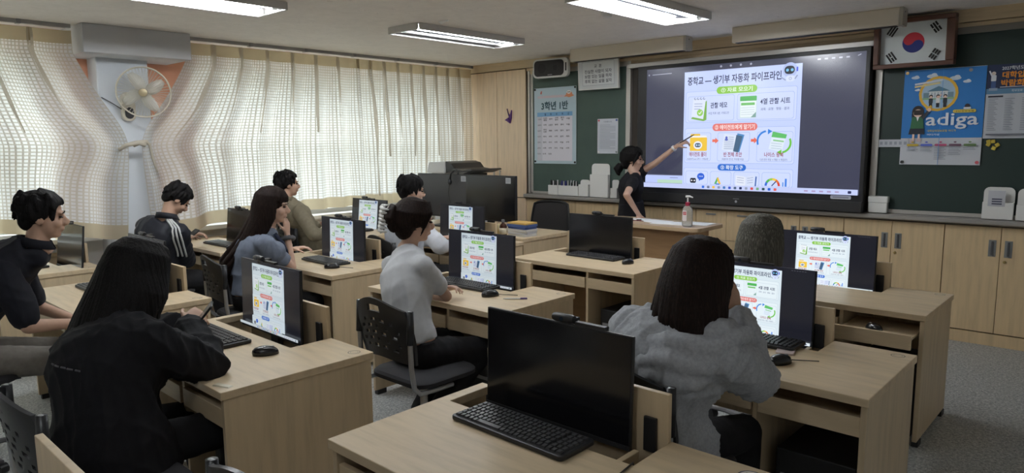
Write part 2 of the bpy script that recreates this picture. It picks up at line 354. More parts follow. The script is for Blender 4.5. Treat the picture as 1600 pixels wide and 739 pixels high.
MB().tube([(.02, -.02, .0), (.05, .02, .02), (.05, .07, .0)], .02, 8).build('knot', MATS['tie_cord'], t, True)
# ---------------------------------------------------------------- ceiling lights
M_TUBE = mat('lit_tube', (1, 1, 1), emit=(.93, .97, 1.0), es=70.0); M_REFL = mat('light_reflector', (.02, .022, .032), .5)
M_TUBE_OFF = mat('dim_tube', (.6, .6, .6), .4)
LBL = {(-4.73, 2.0): 'ceiling light above the track jacket, cut by the top edge', (-4.73, 4.5): 'ceiling light nearest the curtain and wardrobe corner, one tube glowing', (-2.81, 4.5): 'brightest ceiling light, both tubes glowing above the big screen'}
for X in (-4.73, -2.81, -.89):
    for Y in (-.5, 2.0, 4.5):
        lb = LBL.get((X, Y)) or 'twin tube ceiling light outside the picture, %s' % {(-4.73, -.5): 'over the rear window corner', (-2.81, -.5): 'behind the woman in the black hoodie', (-2.81, 2.0): 'over the woman in the white t-shirt, one tube lit to brighten the desks', (-.89, -.5): 'behind the empty foreground desk, one tube lit to brighten the near side', (-.89, 2.0): 'over the woman in the grey hoodie', (-.89, 4.5): 'over the rightmost desk'}[(X, Y)]
        t = thing('ceiling_light', lb, 'light', (X, Y, CZ), group='twin tube ceiling lights')
        a, b = .19, .65; f = MB()
        f.box(-a - .02, -a, -b, b, -.055, 0).box(a, a + .02, -b, b, -.055, 0).box(-a, a, -b - .02, -b, -.055, 0).box(-a, a, b, b + .02, -.055, 0)
        f.build('frame', mat('light_frame', (.55, .54, .52), .5), t, bevel=.003)
        MB().prism([(-a, -.012), (-.095, -.006), (0, -.022), (.095, -.006), (a, -.012), (a, -.001), (-a, -.001)], -b, b, 'y').build('reflector', M_REFL, t)
        for q, dx in enumerate((-.095, .095)):
            lit = (X, Y, q) in ((-4.73, 2.0, 0), (-4.73, 2.0, 1), (-4.73, 4.5, 1), (-2.81, 4.5, 0), (-2.81, 4.5, 1), (-2.81, 2.0, 0), (-.89, -.5, 0))  # two unseen fixtures also get a lit tube, added to brighten the near desks
            MB().lathe([(.013, -b + .04), (.013, b - .04)], (dx, 0, -.028), 10, 'y').build('tube', M_TUBE if lit else M_TUBE_OFF, t, True)
            for e in (-1, 1): MB().box(dx - .014, dx + .014, e * (b - .035) - .018, e * (b - .035) + .018, -.045, -.012).build('tube_holder', M_WHT, t)
tag(MB().hexa([(-.06, -.02, -.002), (.06, -.015, -.002), (.03, .02, -.004), (-.03, .02, -.002), (-.02, -.02, -.03), (.03, -.02, -.02), (.02, .0, -.012), (-.01, .01, -.012)]).build('paper_scrap', M_PAPER, None, loc=(-4.32, 3.94, CZ)), 'small torn white paper scrap stuck to the ceiling', 'paper')
t = thing('smoke_detector', 'small round smoke detector on the ceiling', 'detector', (-3.123, 4.5, CZ)); MB().lathe([(.055, 0), (.055, -.02), (.048, -.028)]).build('base', M_WHT, t, 40); MB().lathe([(.036, -.028), (.034, -.05), (.02, -.055)]).build('sensor', M_WHT, t, 40)
# ---------------------------------------------------------------- front wall joinery
struct(MB().box(XL + .01, XR, 6.455, 6.58, 2.51, CZ).build('trim_3', WSOF), 'maple soffit board under the ceiling')
struct(MB().box(-5.66, XR, 6.475, 6.58, 2.475, 2.505).box(-5.66, -1.75, 6.49, 6.58, 2.435, 2.475).build('trim_4', WSOF), 'stepped maple trim over the boards')
M_GAP = mat('gap_shadow', (.05, .035, .02), .8)
WWAR = wood('maple_lit_by_window', (.76, .59, .41), (9, 9, .8))  # cabinet maple made paler, window light in this corner put into the colour
t = thing('wardrobe', 'tall maple wardrobe in the corner beside the curtain', 'wardrobe', (-5.665, 6.46, 0))
MB().box(-1.27, 0, .025, .52, .0, 2.505).build('body', M_GAP, t)
for k, (x0, x1) in enumerate(((-.965, -.484), (-.478, -.004))):
    for z0, z1 in ((.95, 2.5), (.09, .94)):
        d = MB().box(x0, x1, 0, .022, z0, z1).build('door', WWAR, t, bevel=.003)
        if z0 > .5:
            hx = x1 - .045 if k == 0 else x0 + .05
            MB().box(hx - .007, hx + .007, -.02, -.012, 1.11, 1.28).box(hx - .006, hx + .006, -.014, 0, 1.12, 1.135).box(hx - .006, hx + .006, -.014, 0, 1.255, 1.27).build('handle', M_STEEL, d)
MB().box(-1.27, -.971, 0, .022, .09, 2.5).build('filler_panel', WWAR, t); MB().box(-1.27, 0, .03, .05, 0, .09).build('plinth', WCAB, t)
UN = [(-5.66, -4.905), (-4.905, -4.14), (-4.14, -3.375), (-2.72, -1.956), (-1.956, -1.188), (-1.188, -.43), (-.43, .33)]
NM = ['under the left chalkboard, beside the wardrobe', 'under the white pen boxes on the tray', 'behind the standing woman', 'under the right half of the big screen', 'below the flag, two steel pulls showing', 'rightmost in view with a brass lock', 'past the right edge of the picture']
M_PULL = mat('steel_pull', (.33, .35, .36), .35, .7); M_BRASS = mat('brass_lock', (.5, .38, .17), .3, .9)
for (x0, x1), nm in zip(UN, NM):
    t = thing('base_cabinet', 'maple base cabinet ' + nm, 'cabinet', (x0, 6.46, 0), group='base cabinets along the front wall'); W_ = x1 - x0
    MB().box(0, W_, .025, .5, .0, .945).build('body', M_GAP, t); MB().box(0, W_, .005, .03, 0, .095).build('plinth', WCAB, t)
    for k in (0, 1):
        a, b = (.003, W_ / 2 - .002) if k == 0 else (W_ / 2 + .002, W_ - .003)
        d = MB().box(a, b, 0, .022, .105, .94).build('door', WCAB, t, bevel=.002)
        if x0 > -3:
            hx = b - .05 if k == 0 else a + .05
            h = MB().box(hx - .025, hx + .025, -.004, 0, .71, .84).build('handle', M_PULL, d, bevel=.004); MB().box(hx - .006, hx + .006, -.012, -.004, .72, .83).build('grip', mat('pull_slot', (.12, .12, .13), .4, .5), d)
            if k == 1: MB().lathe([(.011, 0), (.011, -.008), (.006, -.012)], (a + .032, 0, .675), 12, 'y').build('lock', M_BRASS, d)
t = thing('drawer_cabinet', 'maple drawer cabinet behind the hand sanitizer podium', 'cabinet', (-3.375, 6.46, 0), group='base cabinets along the front wall')
MB().box(0, .655, .025, .5, 0, .945).build('body', M_GAP, t); MB().box(0, .655, .005, .03, 0, .095).build('plinth', WCAB, t)
for z0, z1 in ((.105, .37), (.375, .64), (.645, .94)):
    for a, b in ((.003, .326), (.329, .652)):
        d = MB().box(a, b, 0, .022, z0, z1).build('drawer', WCAB, t, bevel=.002); MB().box((a + b) / 2 - .05, (a + b) / 2 + .05, -.012, 0, z1 - .05, z1 - .035).build('handle', M_PULL, d)
struct(MB().box(.33, XR, 6.46, 6.6, 0, .945).build('trim_5', WCAB))
# ---------------------------------------------------------------- boards and tray
M_TRAY = mat('tray_grey_metal', (.36, .345, .325), .45, .35)
t = thing('chalk_tray', 'long grey metal chalk tray under the boards', 'chalk tray', (-5.66, 6.40, .955))
MB().prism([(0, .01), (.0, .035), (.012, .045), (.02, .04), (.1, .048), (.16, .048), (.16, 0), (.02, 0)], 0, 7.0, 'x').build('tray', M_TRAY, t)
MB().box(0, 7.0, .03, .15, -.012, 0).build('underside', M_GAP, t)
t = thing('chalkboard', 'green chalkboard with aluminium frame left of the screen', 'chalkboard', (-5.65, 6.5, 1.005))
MB().box(.07, 1.40, .0, .05, .03, 1.42).build('panel', M_BOARD, t)
MB().box(0, .03, -.02, .055, 0, 1.475).box(.035, .07, -.005, .05, .01, 1.44).build('left_frame', M_ALU, t, bevel=.003)
MB().box(.07, 1.455, -.012, .055, 1.42, 1.47).build('top_frame', M_ALU, t); MB().box(.07, 1.40, -.008, .05, .0, .03).build('bottom_frame', M_ALU, t)
MB().box(1.40, 1.455, -.012, .055, .0, 1.42).build('right_frame', M_ALU, t, bevel=.003)
t = thing('chalkboard', 'dark green chalkboard at the right, behind the posters', 'chalkboard', (-1.775, 6.5, 1.005))
MB().box(.05, 3.0, .0, .05, .03, 1.42).build('panel', M_BOARD2, t); MB().box(0, .055, -.02, .05, 0, 1.42).build('left_frame', M_ALU, t, bevel=.003)
MB().box(0, 3.0, -.012, .055, 1.42, 1.47).build('top_frame', mat('dull_aluminium', (.25, .24, .22), .5, .5), t); MB().box(.055, 3.0, -.008, .05, 0, .03).build('bottom_frame', M_ALU, t)
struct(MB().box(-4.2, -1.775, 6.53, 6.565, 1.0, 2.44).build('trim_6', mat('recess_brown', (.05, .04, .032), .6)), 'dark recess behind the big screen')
struct(MB().box(-4.2, -1.74, 6.425, 6.56, 2.39, 2.437).build('trim_7', M_ALU, bevel=.004), 'metal rail over the big screen')
# ================================================================ the slide shown on every screen (unit: width 16, height 9 -> scaled)
NAVY = (38, 42, 82)
def draw_slide(dz, tv):
    a = Art(dz); W_, H_ = 16., 9.15
    a.rect(0, W_, 0, H_, (62, 64, 84) if tv else (26, 27, 36))
    x0, x1 = 3.3, 12.05; bgc = (196, 210, 255) if tv else (214, 228, 236)
    if tv:
        a.rect(0, x0, .36, .95, (188, 202, 250)); a.rect(1.1, x0, .36, .62, (186, 218, 196)); a.line(2.2, .78, 2.9, .78, .04, (120, 130, 160)); a.rect(0, x0, .95, 1.0, (120, 125, 150))
        for i in range(4): a.disc(6.2 + i * .75, 8.95, .08, (170, 172, 190))
        for i in range(5): a.rect(13.0 + i * .45, 13.22 + i * .45, 8.82, 8.92, (170, 172, 190))
        a.line(.5, 8.72, 2.2, 8.74, .06, (150, 152, 170)); a.disc(.22, 8.72, .07, (150, 152, 170)); a.line(15.5, 8.9, 15.7, 8.98, .05, (170, 172, 190))
    else:
        for i in range(6): a.rect(13.2 + i * .32, 13.36 + i * .32, 8.85, 8.93, (90, 92, 100))
    a.rect(x0, x1, .3, 8.72, bgc)
    S = (x1 - x0) / 8.75
    def X(f): return x0 + f * (x1 - x0)
    edge = (168, 186, 236) if tv else (186, 200, 214); card = (206, 218, 255) if tv else (224, 236, 242)
    def card_(fa, fb, ya, yb): a.rect(X(fa), X(fb), ya, yb, edge, .15); a.rect(X(fa) + .03, X(fb) - .03, ya + .03, yb - .03, card, .14)
    a.text('중학교 — 생기부 자동화 파이프라인', X(.435), 8.03, X(.84) - X(.03), .62, NAVY, .022)
    # robot helper, top right
    a.disc(X(.905), 8.33, .5, (176, 190, 235)); a.rect(X(.862), X(.942), 8.05, 8.6, (28, 34, 48), .26); a.disc(X(.885), 8.32, .1, (120, 190, 235)); a.disc(X(.922), 8.32, .1, (120, 190, 235)); a.rect(X(.955), X(.968), 8.2, 8.5, (70, 90, 220), .05)
    a.rect(X(.875), X(.945), 7.55, 7.95, (214, 224, 250), .18); a.ring(X(.91), 7.75, .1, .03, (140, 150, 190)); a.line(X(.84), 7.85, X(.875), 7.65, .08, (150, 160, 190)); a.line(X(.945), 7.7, X(.965), 7.95, .08, (150, 160, 190))
    # section 1
    card_(.02, .97, 4.95, 7.25); a.rect(X(.30), X(.65), 6.98, 7.5, (136, 196, 72), .26); a.text('① 자료 모으기', X(.475), 7.24, X(.62) - X(.35), .34, (240, 250, 235), .015)
    card_(.04, .46, 5.05, 6.9); card_(.485, .95, 5.05, 6.9)
    a.poly([(X(.07), 5.25), (X(.19), 5.05), (X(.215), 5.15), (X(.215), 6.55), (X(.205), 6.5)], (126, 178, 84)); a.poly([(X(.075), 5.4), (X(.185), 5.2), (X(.205), 6.6), (X(.09), 6.7)], (222, 230, 250) if tv else (236, 242, 244))
    for i in range(4): a.ring(X(.108) + i * .24, 6.72, .09, .035, (90, 96, 120), PI * .5, PI * 1.9, 10)
    for i in range(3): a.line(X(.1), 6.35 - i * .19, X(.175 - .02 * (i == 2)), 6.33 - i * .19, .04, (140, 150, 190))
    a.disc(X(.155), 5.68, .25, (150, 206, 96)); a.line(X(.142), 5.68, X(.153), 5.58, .06, (240, 250, 235)); a.line(X(.153), 5.58, X(.17), 5.8, .06, (240, 250, 235))
    a.text('관찰 메모', X(.325), 6.18, X(.40) - X(.25), .42, NAVY, .018); a.text('수업 직후 3분, 키워드만', X(.325), 5.6, X(.42) - X(.235), .2, (110, 118, 150), .008)
    a.rect(X(.51), X(.65), 5.2, 6.72, (206, 228, 222), .08); a.rect(X(.515), X(.645), 5.25, 6.4, (232, 242, 246), .05); a.rect(X(.51), X(.65), 6.38, 6.72, (84, 178, 92), .06); a.rect(X(.52), X(.635), 6.08, 6.26, (112, 190, 104))
    for i in range(4): a.line(X(.52), 5.9 - i * .16, X(.635), 5.92 - i * .16, .025, (168, 190, 206))
    a.poly([(X(.605), 5.22), (X(.648), 5.22), (X(.648), 5.6)], (130, 166, 160))
    a.text('4열 관찰 시트', X(.80), 6.3, X(.92) - X(.68), .42, NAVY, .018); a.text('과목 · 요청 · 행동 · 결과', X(.80), 5.76, X(.92) - X(.69), .2, (110, 118, 150), .008)
    # section 2
    card_(.02, .97, 1.95, 4.55); a.rect(X(.275), X(.665), 4.3, 4.84, (226, 120, 116) if tv else (214, 112, 110), .27); a.text('② 에이전트에게 맡기기', X(.47), 4.57, X(.64) - X(.295), .36, (250, 238, 238), .015)
    card_(.035, .265, 2.1, 4.2); card_(.325, .605, 2.1, 4.2); card_(.665, .955, 2.1, 4.2)
    a.rect(X(.075), X(.165), 3.9, 4.12, (232, 190, 60), .06); a.rect(X(.075), X(.225), 3.0, 3.98, (240, 240, 236), .04); a.rect(X(.07), X(.23), 2.85, 3.85, (238, 196, 66), .08); a.disc(X(.145), 3.28, .36, (236, 240, 246), .3); a.rect(X(.118), X(.172), 3.12, 3.44, (70, 84, 110), .15); a.disc(X(.135), 3.28, .07, (190, 220, 240)); a.disc(X(.158), 3.28, .07, (190, 220, 240))
    for fx in (.278, .615):
        a.rect(X(fx), X(fx + .03), 3.5, 3.7, (230, 112, 92)); a.poly([(X(fx + .027), 3.38), (X(fx + .058), 3.6), (X(fx + .027), 3.82)], (230, 112, 92))
    a.poly([(X(.47), 2.85), (X(.52), 2.75), (X(.56), 4.0), (X(.5), 4.12)], (84, 140, 196)); a.poly([(X(.45), 2.85), (X(.51), 2.75), (X(.545), 3.9), (X(.49), 4.0)], (70, 100, 130)); a.poly([(X(.365), 2.95), (X(.465), 2.78), (X(.49), 3.95), (X(.385), 4.1)], (218, 228, 246))
    a.disc(X(.405), 3.82, .09, (84, 100, 190)); a.disc(X(.405), 3.68, .13, (84, 100, 190), .08)
    for i in range(7): a.line(X(.425 if i < 2 else .385), 3.86 - i * .14, X(.47), 3.83 - i * .14, .035, (130, 142, 176))
    a.ring(X(.75), 3.55, .75, .13, (52, 130, 220), PI * .55, PI * 1.12, 12); a.poly([(X(.755), 4.0), (X(.755), 4.38), (X(.79), 4.22)], (52, 130, 220))
    a.poly([(X(.765), 3.0), (X(.87), 2.8), (X(.905), 3.95), (X(.795), 4.1)], (222, 234, 246)); a.poly([(X(.785), 3.82), (X(.9), 3.7), (X(.908), 3.98), (X(.795), 4.2)], (98, 190, 106)); a.line(X(.8), 3.6, X(.885), 3.5, .1, (140, 200, 140))
    for i in range(3): a.line(X(.785), 3.4 - i * .17, X(.87), 3.32 - i * .17, .03, (160, 180, 200))
    a.ring(X(.865), 3.4, .72, .14, (110, 196, 70), -PI * .45, PI * .15, 12); a.poly([(X(.87), 2.55), (X(.87), 2.95), (X(.835), 2.78)], (110, 196, 70))
    red = (150, 52, 62)
    a.text('에이전트 폴더', X(.148), 2.6, X(.225) - X(.065), .34, red, .018); a.text('AGENTS.md 규칙 + 기재요령', X(.148), 2.25, X(.245) - X(.05), .17, (110, 118, 150), .006)
    a.text('반 전체 초안', X(.465), 2.6, X(.545) - X(.385), .34, red, .018); a.text('프롬프트 한 번, 학생별 파일', X(.465), 2.25, X(.56) - X(.37), .17, (110, 118, 150), .006)
    a.text('나이스 왕복', X(.81), 2.6, X(.885) - X(.73), .34, red, .018); a.text('다운 받은 파일 → 채움 → 재업로드', X(.81), 2.25, X(.925) - X(.7), .17, (110, 118, 150), .006)
    # section 3, cut by the task bar
    card_(.02, .97, .33, 1.6); a.rect(X(.335), X(.585), 1.42, 1.9, (46, 110, 206), .24); a.text('③ 확장 도구', X(.46), 1.66, X(.555) - X(.36), .32, (235, 242, 255), .015)
    for fa, fb in ((.04, .25), (.27, .46), (.48, .70), (.72, .95)): card_(fa, fb, .34, 1.36)
    a.rect(X(.085), X(.14), .45, .82, (22, 26, 40), .1); a.disc(X(.1), .63, .06, (235, 235, 245)); a.disc(X(.126), .63, .06, (235, 235, 245)); a.disc(X(.185), .95, .3, (46, 98, 214), .26); a.poly([(X(.165), .8), (X(.19), .74), (X(.17), .6)], (46, 98, 214))
    for i in range(3): a.disc(X(.172) + i * .12, .96, .035, (235, 240, 255))
    a.poly([(X(.31), .42), (X(.335), .9), (X(.35), .9), (X(.33), .42)], (90, 176, 96)); a.poly([(X(.345), .95), (X(.372), .42), (X(.352), .42), (X(.335), .8)], (238, 190, 66)); a.rect(X(.325), X(.36), .38, .46, (60, 120, 214))
    a.poly([(X(.5), .36), (X(.5), 1.1), (X(.585), 1.0), (X(.585), .36)], (226, 232, 246)); a.poly([(X(.585), .36), (X(.585), 1.0), (X(.66), 1.14), (X(.66), .36)], (212, 222, 246)); a.line(X(.67), .36, X(.675), 1.05, .1, (70, 104, 170))
    for i in range(3): a.line(X(.512), .95 - i * .17, X(.572), .9 - i * .17, .03, (140, 152, 190)); a.line(X(.6), .9 - i * .17, X(.65), .97 - i * .17, .03, (140, 152, 190))
    for i, c in enumerate(((60, 110, 214), (84, 178, 92), (150, 200, 80), (236, 200, 70), (226, 120, 60), (214, 70, 60))): a.ring(X(.81), .42, .55, .16, c, PI - PI * i / 6, PI - PI * (i + 1) / 6, 3)
    a.line(X(.805), .42, X(.84), .75, .07, (30, 50, 110)); a.rect(X(.89), X(.9), .4, .7, (96, 150, 230)); a.rect(X(.91), X(.925), .4, .95, (70, 130, 226))
    # task bar
    a.rect(0 if not tv else 0, W_, 0, .36, (196, 206, 246) if tv else (216, 226, 232))
    cs = ((46, 108, 220), (110, 120, 150), (236, 190, 80), (140, 150, 180), (60, 120, 190), (60, 90, 200), (80, 100, 130), (30, 40, 90), (150, 160, 180), (214, 80, 80), (120, 170, 130), (50, 80, 90), (40, 100, 210), (226, 100, 90))
    for i, c in enumerate(cs): a.rect(X(.2) + i * .42, X(.2) + i * .42 + .2, .09, .27, c, .04)
    for i in range(5): a.rect(12.6 + i * .5, 12.85 + i * .5, .12, .22, (170, 150, 190))
    a.rect(15.4, 15.62, .09, .27, (40, 46, 90), .05)
    return a
def scaled(art, s):
    art.v = [(x * s, y * s, z) for x, y, z in art.v]; return art
# ---------------------------------------------------------------- big screen
t = thing('interactive_display', 'large black interactive display showing the bright slide', 'display', (-4.035, 6.38, 1.005))
MB().box(0, 2.245, .0, .09, 0, 1.385).build('casing', M_BLK, t, bevel=.006)
MB().box(.0, 2.245, -.03, .0, -.0, .09).build('lower_bezel', M_BLK2, t, bevel=.004)
link('screen', scaled(draw_slide(.0002, True), 2.1 / 16).mesh('screen', M_TV), t, loc=(.11, -.001, .145), rot=FRONT)
a = Art(); a.rect(0, .17, 0, .032, (214, 214, 220), .01); a.rect(.02, .15, .01, .02, (150, 150, 165)); link('sticker', a.mesh('sticker', M_PRINT), t, loc=(1.98, -.001, .105), rot=FRONT)
a = Art(); a.disc(0, 0, .012, (190, 190, 196)); a.rect(-.03, .03, .022, .03, (120, 120, 126)); link('power_button', a.mesh('power_button', M_PRINT), t, loc=(1.13, -.0315, .04), rot=FRONT)
# ---------------------------------------------------------------- desks
DW, DD, DH = 1.14, .68, .72
def desk_meshes():
    d = {}
    N0, N1, NY = -1.092, -.335, .47
    d['desktop'] = MB().prism([(-DW, 0), (0, 0), (0, DD), (N1, DD), (N1, NY), (N0, NY), (N0, DD), (-DW, DD)], DH - .032, DH).mesh('desktop', WH)
    d['side_panel'] = MB().box(-.011, .011, .012, DD - .01, .03, DH - .032).mesh('side_panel', WV)
    d['foot'] = MB().box(-.016, .016, -.035, .035, 0, .03).mesh('foot', M_BLK2)
    d['partition'] = MB().box(-.01, .01, .03, .62, .0, DH - .032).mesh('partition', WV)
    d['back_panel'] = MB().box(N0, N1, DD - .02, DD, .28, .87).mesh('back_panel', WV)
    d['rear_board'] = MB().box(N1 + .001, -.025, DD - .035, DD - .017, .2, DH - .033).mesh('rear_board', WV)
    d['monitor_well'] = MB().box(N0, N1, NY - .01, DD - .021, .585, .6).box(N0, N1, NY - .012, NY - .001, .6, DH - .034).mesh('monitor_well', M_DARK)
    d['keyboard_tray'] = MB().box(-1.118, -.434, 0, .02, .565, .64).box(-1.11, -.44, .02, .44, .565, .58).mesh('keyboard_tray', WH)
    d['mouse_drawer'] = MB().box(-.404, -.03, 0, .02, .565, .64).box(-.395, -.04, .02, .40, .602, .614).mesh('mouse_drawer', WH)
    d['socket'] = MB().box(-.044, .0, -.012, 0, -.055, .055).mesh('socket', M_BLK)
    d['foot_rail'] = MB().tube([(-1.1, .3, .14), (-.43, .3, .14)], .011, 8).mesh('foot_rail', M_STEEL)
    a = Art(.0003); a.ring(0, 0, .028, .004, (120, 112, 100), n=18); a.ring(0, 0, .018, .0025, (150, 140, 125), n=14); d['number_sticker'] = a.mesh('number_sticker', M_PRINT)
    a = Art(.0003); a.disc(0, 0, .036, (60, 66, 96)); a.disc(0, 0, .031, (226, 222, 212)); a.text('15', 0, 0, .036, .028, (46, 54, 96), .03); d['number_sticker15'] = a.mesh('number_sticker', M_PRINT)
    return d
def desk(x, y, label, rz=0, drawer=0., num='', sock=True):
    D = cached('desk', desk_meshes); t = thing('computer_desk', label, 'desk', (x, y, 0), rz, 'maple computer desks in rows')
    link('desktop', D['desktop'], t, .003)
    for sx in (-.018, -DW + .018):
        link('side_panel', D['side_panel'], t, .002, (sx, 0, 0)); link('foot', D['foot'], t, 0, (sx, .06, 0)); link('foot', D['foot'], t, 0, (sx, DD - .06, 0))
    link('partition', D['partition'], t, .002, (-.419, 0, 0)); link('back_panel', D['back_panel'], t, .002); link('rear_board', D['rear_board'], t)
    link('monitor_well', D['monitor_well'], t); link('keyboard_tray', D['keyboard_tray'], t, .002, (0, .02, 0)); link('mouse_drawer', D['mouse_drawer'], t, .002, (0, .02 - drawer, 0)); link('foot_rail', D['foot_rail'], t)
    s = link('number_sticker', D['number_sticker' + num], t, 0, (-.06, DD - .06, DH + .0002))
    if sock: link('socket', D['socket'], t, .003, (-.37, DD - .021, .735))
    return t
DESK = {}
for k, x, y, rz, dr, num, lb in (
    ('c4r0', -.67, 1.125, 0, 0, '15', 'empty foreground desk numbered 15 with a black monitor'),
    ('c3r0', -2.453, 1.09, -.012, 0, '', 'desk in front of the woman in the black hoodie'),
    ('c2r0', -4.08, 1.12, 0, 0, '', 'desk beside the man in the black polo shirt'),
    ('c1r0', -5.78, 1.07, 0, 0, '', 'window desk by the left edge with a glinting monitor'),
    ('c4r1', -.66, 2.56, 0, 0, '', 'desk in front of the woman in the grey hoodie'),
    ('c3r1', -2.495, 2.605, 0, 0, '', 'desk where the woman in the white t-shirt leans'),
    ('c2r1', -4.115, 2.65, 0, 0, '', 'desk of the long-haired woman resting her chin on her hand'),
    ('c1r1', -5.75, 2.63, 0, 0, '', 'window desk of the man in the striped track jacket'),
    ('c4r2', -.79, 4.005, 0, .17, '', 'rightmost desk with its mouse drawer pulled out'),
    ('c3r2', -2.556, 4.03, 0, 0, '', 'empty desk with a dark monitor facing the podium'),
    ('c2r2', -4.19, 4.06, 0, 0, '', 'desk of the man in white shirt and glasses'),
    ('c1r2', -5.6, 4.02, 0, 0, '', 'window desk of the man in the khaki shirt'),
    ('cr', -1.02, -.22, 0, 0, '', 'desk whose back panel edge shows at the bottom left')):
    DESK[k] = desk(x, y, lb, rz, dr, num)
# cupboard doors closing the back of the empty front desk
for dx, hx in ((-1.08, -.775), (-.755, -.72)):
    d = MB().box(dx, dx + .32, .60, .615, .05, .56).build('cupboard_door', WDK, DESK['c3r2']); MB().box(hx, hx + .035, .59, .60, .38, .5).build('handle', M_PULL, d)
# ---------------------------------------------------------------- monitors, webcams, keyboards, mice, towers
MW, MH = .615, .36
def mon_meshes():
    d = {}
    d['casing'] = MB().box(-MW / 2, MW / 2, 0, .012, 0, MH).hexa([(-.24, .012, .05), (.24, .012, .05), (.24, .012, .3), (-.24, .012, .3), (-.2, .04, .08), (.2, .04, .08), (.2, .04, .26), (-.2, .04, .26)]).mesh('casing', M_BLK)
    d['screen_dark'] = MB().box(-MW / 2 + .006, MW / 2 - .006, -.0012, .0, .016, MH - .006).mesh('screen', M_SCR_OFF)
    d['chin'] = MB().box(-MW / 2, MW / 2, -.004, 0, 0, .014).mesh('chin', M_BLK2)
    d['neck'] = MB().box(-.035, .035, .02, .045, -.07, .14).mesh('neck', M_BLK)
    d['base'] = MB().prism(rrect(-.12, .12, -.05, .11, .02), -.074, -.062).mesh('base', M_BLK)
    s = scaled(draw_slide(.0001, False), (MW - .012) / 16); s.v = [(x - MW / 2 + .006, y + .016, z) for x, y, z in s.v]; d['screen_lit'] = s.mesh('screen', M_SCREEN); d['screen_bright'] = s.mesh('screen', M_SCREENB)
    d['cam_body'] = MB().tube([(-.042, 0, 0), (-.03, 0, 0), (.03, 0, 0), (.042, 0, 0)], [.012, .015, .015, .012], 12).mesh('body', M_BLK, 40)
    d['cam_clip'] = MB().box(-.02, .02, .008, .05, -.014, -.006).box(-.014, .014, .0, .01, -.03, -.01).hexa([(-.02, .045, -.05), (.02, .045, -.05), (.02, .05, -.006), (-.02, .05, -.006), (-.02, .055, -.05), (.02, .055, -.05), (.02, .06, -.006), (-.02, .06, -.006)]).mesh('clip', M_BLK2)
    d['cam_lens'] = MB().lathe([(.007, -.0165), (.007, -.012)], (0, 0, 0), 12, 'y').mesh('lens', mat('lens_glass', (.02, .03, .05), .08))
    d['cam_bar'] = MB().box(.045, .16, .0, .02, -.016, -.006).mesh('cable', M_BLK)
    kb = MB().prism(rrect(-.235, .235, 0, .165, .015), .0, .016); d['kb_body'] = kb.mesh('body', M_BLK)
    k = MB(); rnd = random.Random(1)
    for r in range(6):
        x = -.222
        while x < .218:
            wdt = .0165
            if r == 0 and -.135 < x < -.03: wdt = .1
            if x > .09 and x < .098 or x > .152 and x < .158: x += .008; continue
            k.hexa([(x, .012 + r * .0235, .016), (x + wdt, .012 + r * .0235, .016), (x + wdt, .032 + r * .0235, .016), (x, .032 + r * .0235, .016), (x + .002, .014 + r * .0235, .022), (x + wdt - .002, .014 + r * .0235, .022), (x + wdt - .002, .03 + r * .0235, .023), (x + .002, .03 + r * .0235, .023)]); x += wdt + .0025
    d['kb_keys'] = k.mesh('keys', M_KEY)
    d['mouse_body'] = None
    m = MB(); prof = [(-.03, .018), (-.055, .004)]; nn = 14; vs = []; fs = []
    rows = [(.0, 1.0, 1.0), (.012, 1.02, 1.0), (.022, .93, .93), (.031, .75, .74), (.036, .45, .42), (.0375, .05, .05)]
    for h, sx, sy in rows: vs += [(.031 * sx * math.cos(2 * PI * j / 16), .055 * sy * math.sin(2 * PI * j / 16) - .006 * (h / .0375), h) for j in range(16)]
    for i in range(len(rows) - 1): fs += [(i * 16 + j, i * 16 + (j + 1) % 16, (i + 1) * 16 + (j + 1) % 16, (i + 1) * 16 + j) for j in range(16)]
    fs += [tuple(range(16))[::-1], tuple(range(80, 96))]; m.add(vs, fs); d['mouse_body'] = m.mesh('body', mat('mouse_black', (.012, .012, .014), .25), True)
    d['mouse_wheel'] = MB().lathe([(.008, -.004), (.008, .004)], (0, .03, .028), 10, 'x').mesh('wheel', M_GRY)
    d['mouse_cable'] = MB().tube([(0, .05, .008), (.008, .08, .004), (.03, .11, .004), (.06, .15, .004)], .0022, 6).mesh('cable', M_BLK)
    return d
MG_ = mon_meshes()
def monitor(xc, y, label, lit=True, rz=0, z=.675, tilt=.03):
    t = thing('monitor', label, 'monitor', (xc, y, z), rz, 'desk monitors'); t.rotation_euler = (-tilt, 0, rz)
    link('casing', MG_['casing'], t, .002); link('chin', MG_['chin'], t); link('screen', MG_['screen_dark'], t)
    if lit: link('displayed_slide', MG_['screen_bright' if lit == 2 else 'screen_lit'], t, 0, (0, -.0014, 0), FRONT)
    link('neck', MG_['neck'], t); link('base', MG_['base'], t); return t
def webcam(xc, y, z, label, rz=0):
    t = thing('webcam', label, 'webcam', (xc, y, z), rz, 'webcams clipped on the monitors')
    link('body', MG_['cam_body'], t); link('clip', MG_['cam_clip'], t); link('lens', MG_['cam_lens'], t); link('cable', MG_['cam_bar'], t); return t
def keyboard(x, y, z, label, rz=0):
    t = thing('keyboard', label, 'keyboard', (x, y, z), rz, 'black keyboards'); link('body', MG_['kb_body'], t, .004); link('keys', MG_['kb_keys'], t)['kind'] = 'stuff'; return t
def mouse(x, y, z, label, rz=0, cable=True):
    t = thing('computer_mouse', label, 'mouse', (x, y, z), rz, 'black mice'); link('body', MG_['mouse_body'], t); link('wheel', MG_['mouse_wheel'], t)
    if cable: link('cable', MG_['mouse_cable'], t)
    return t
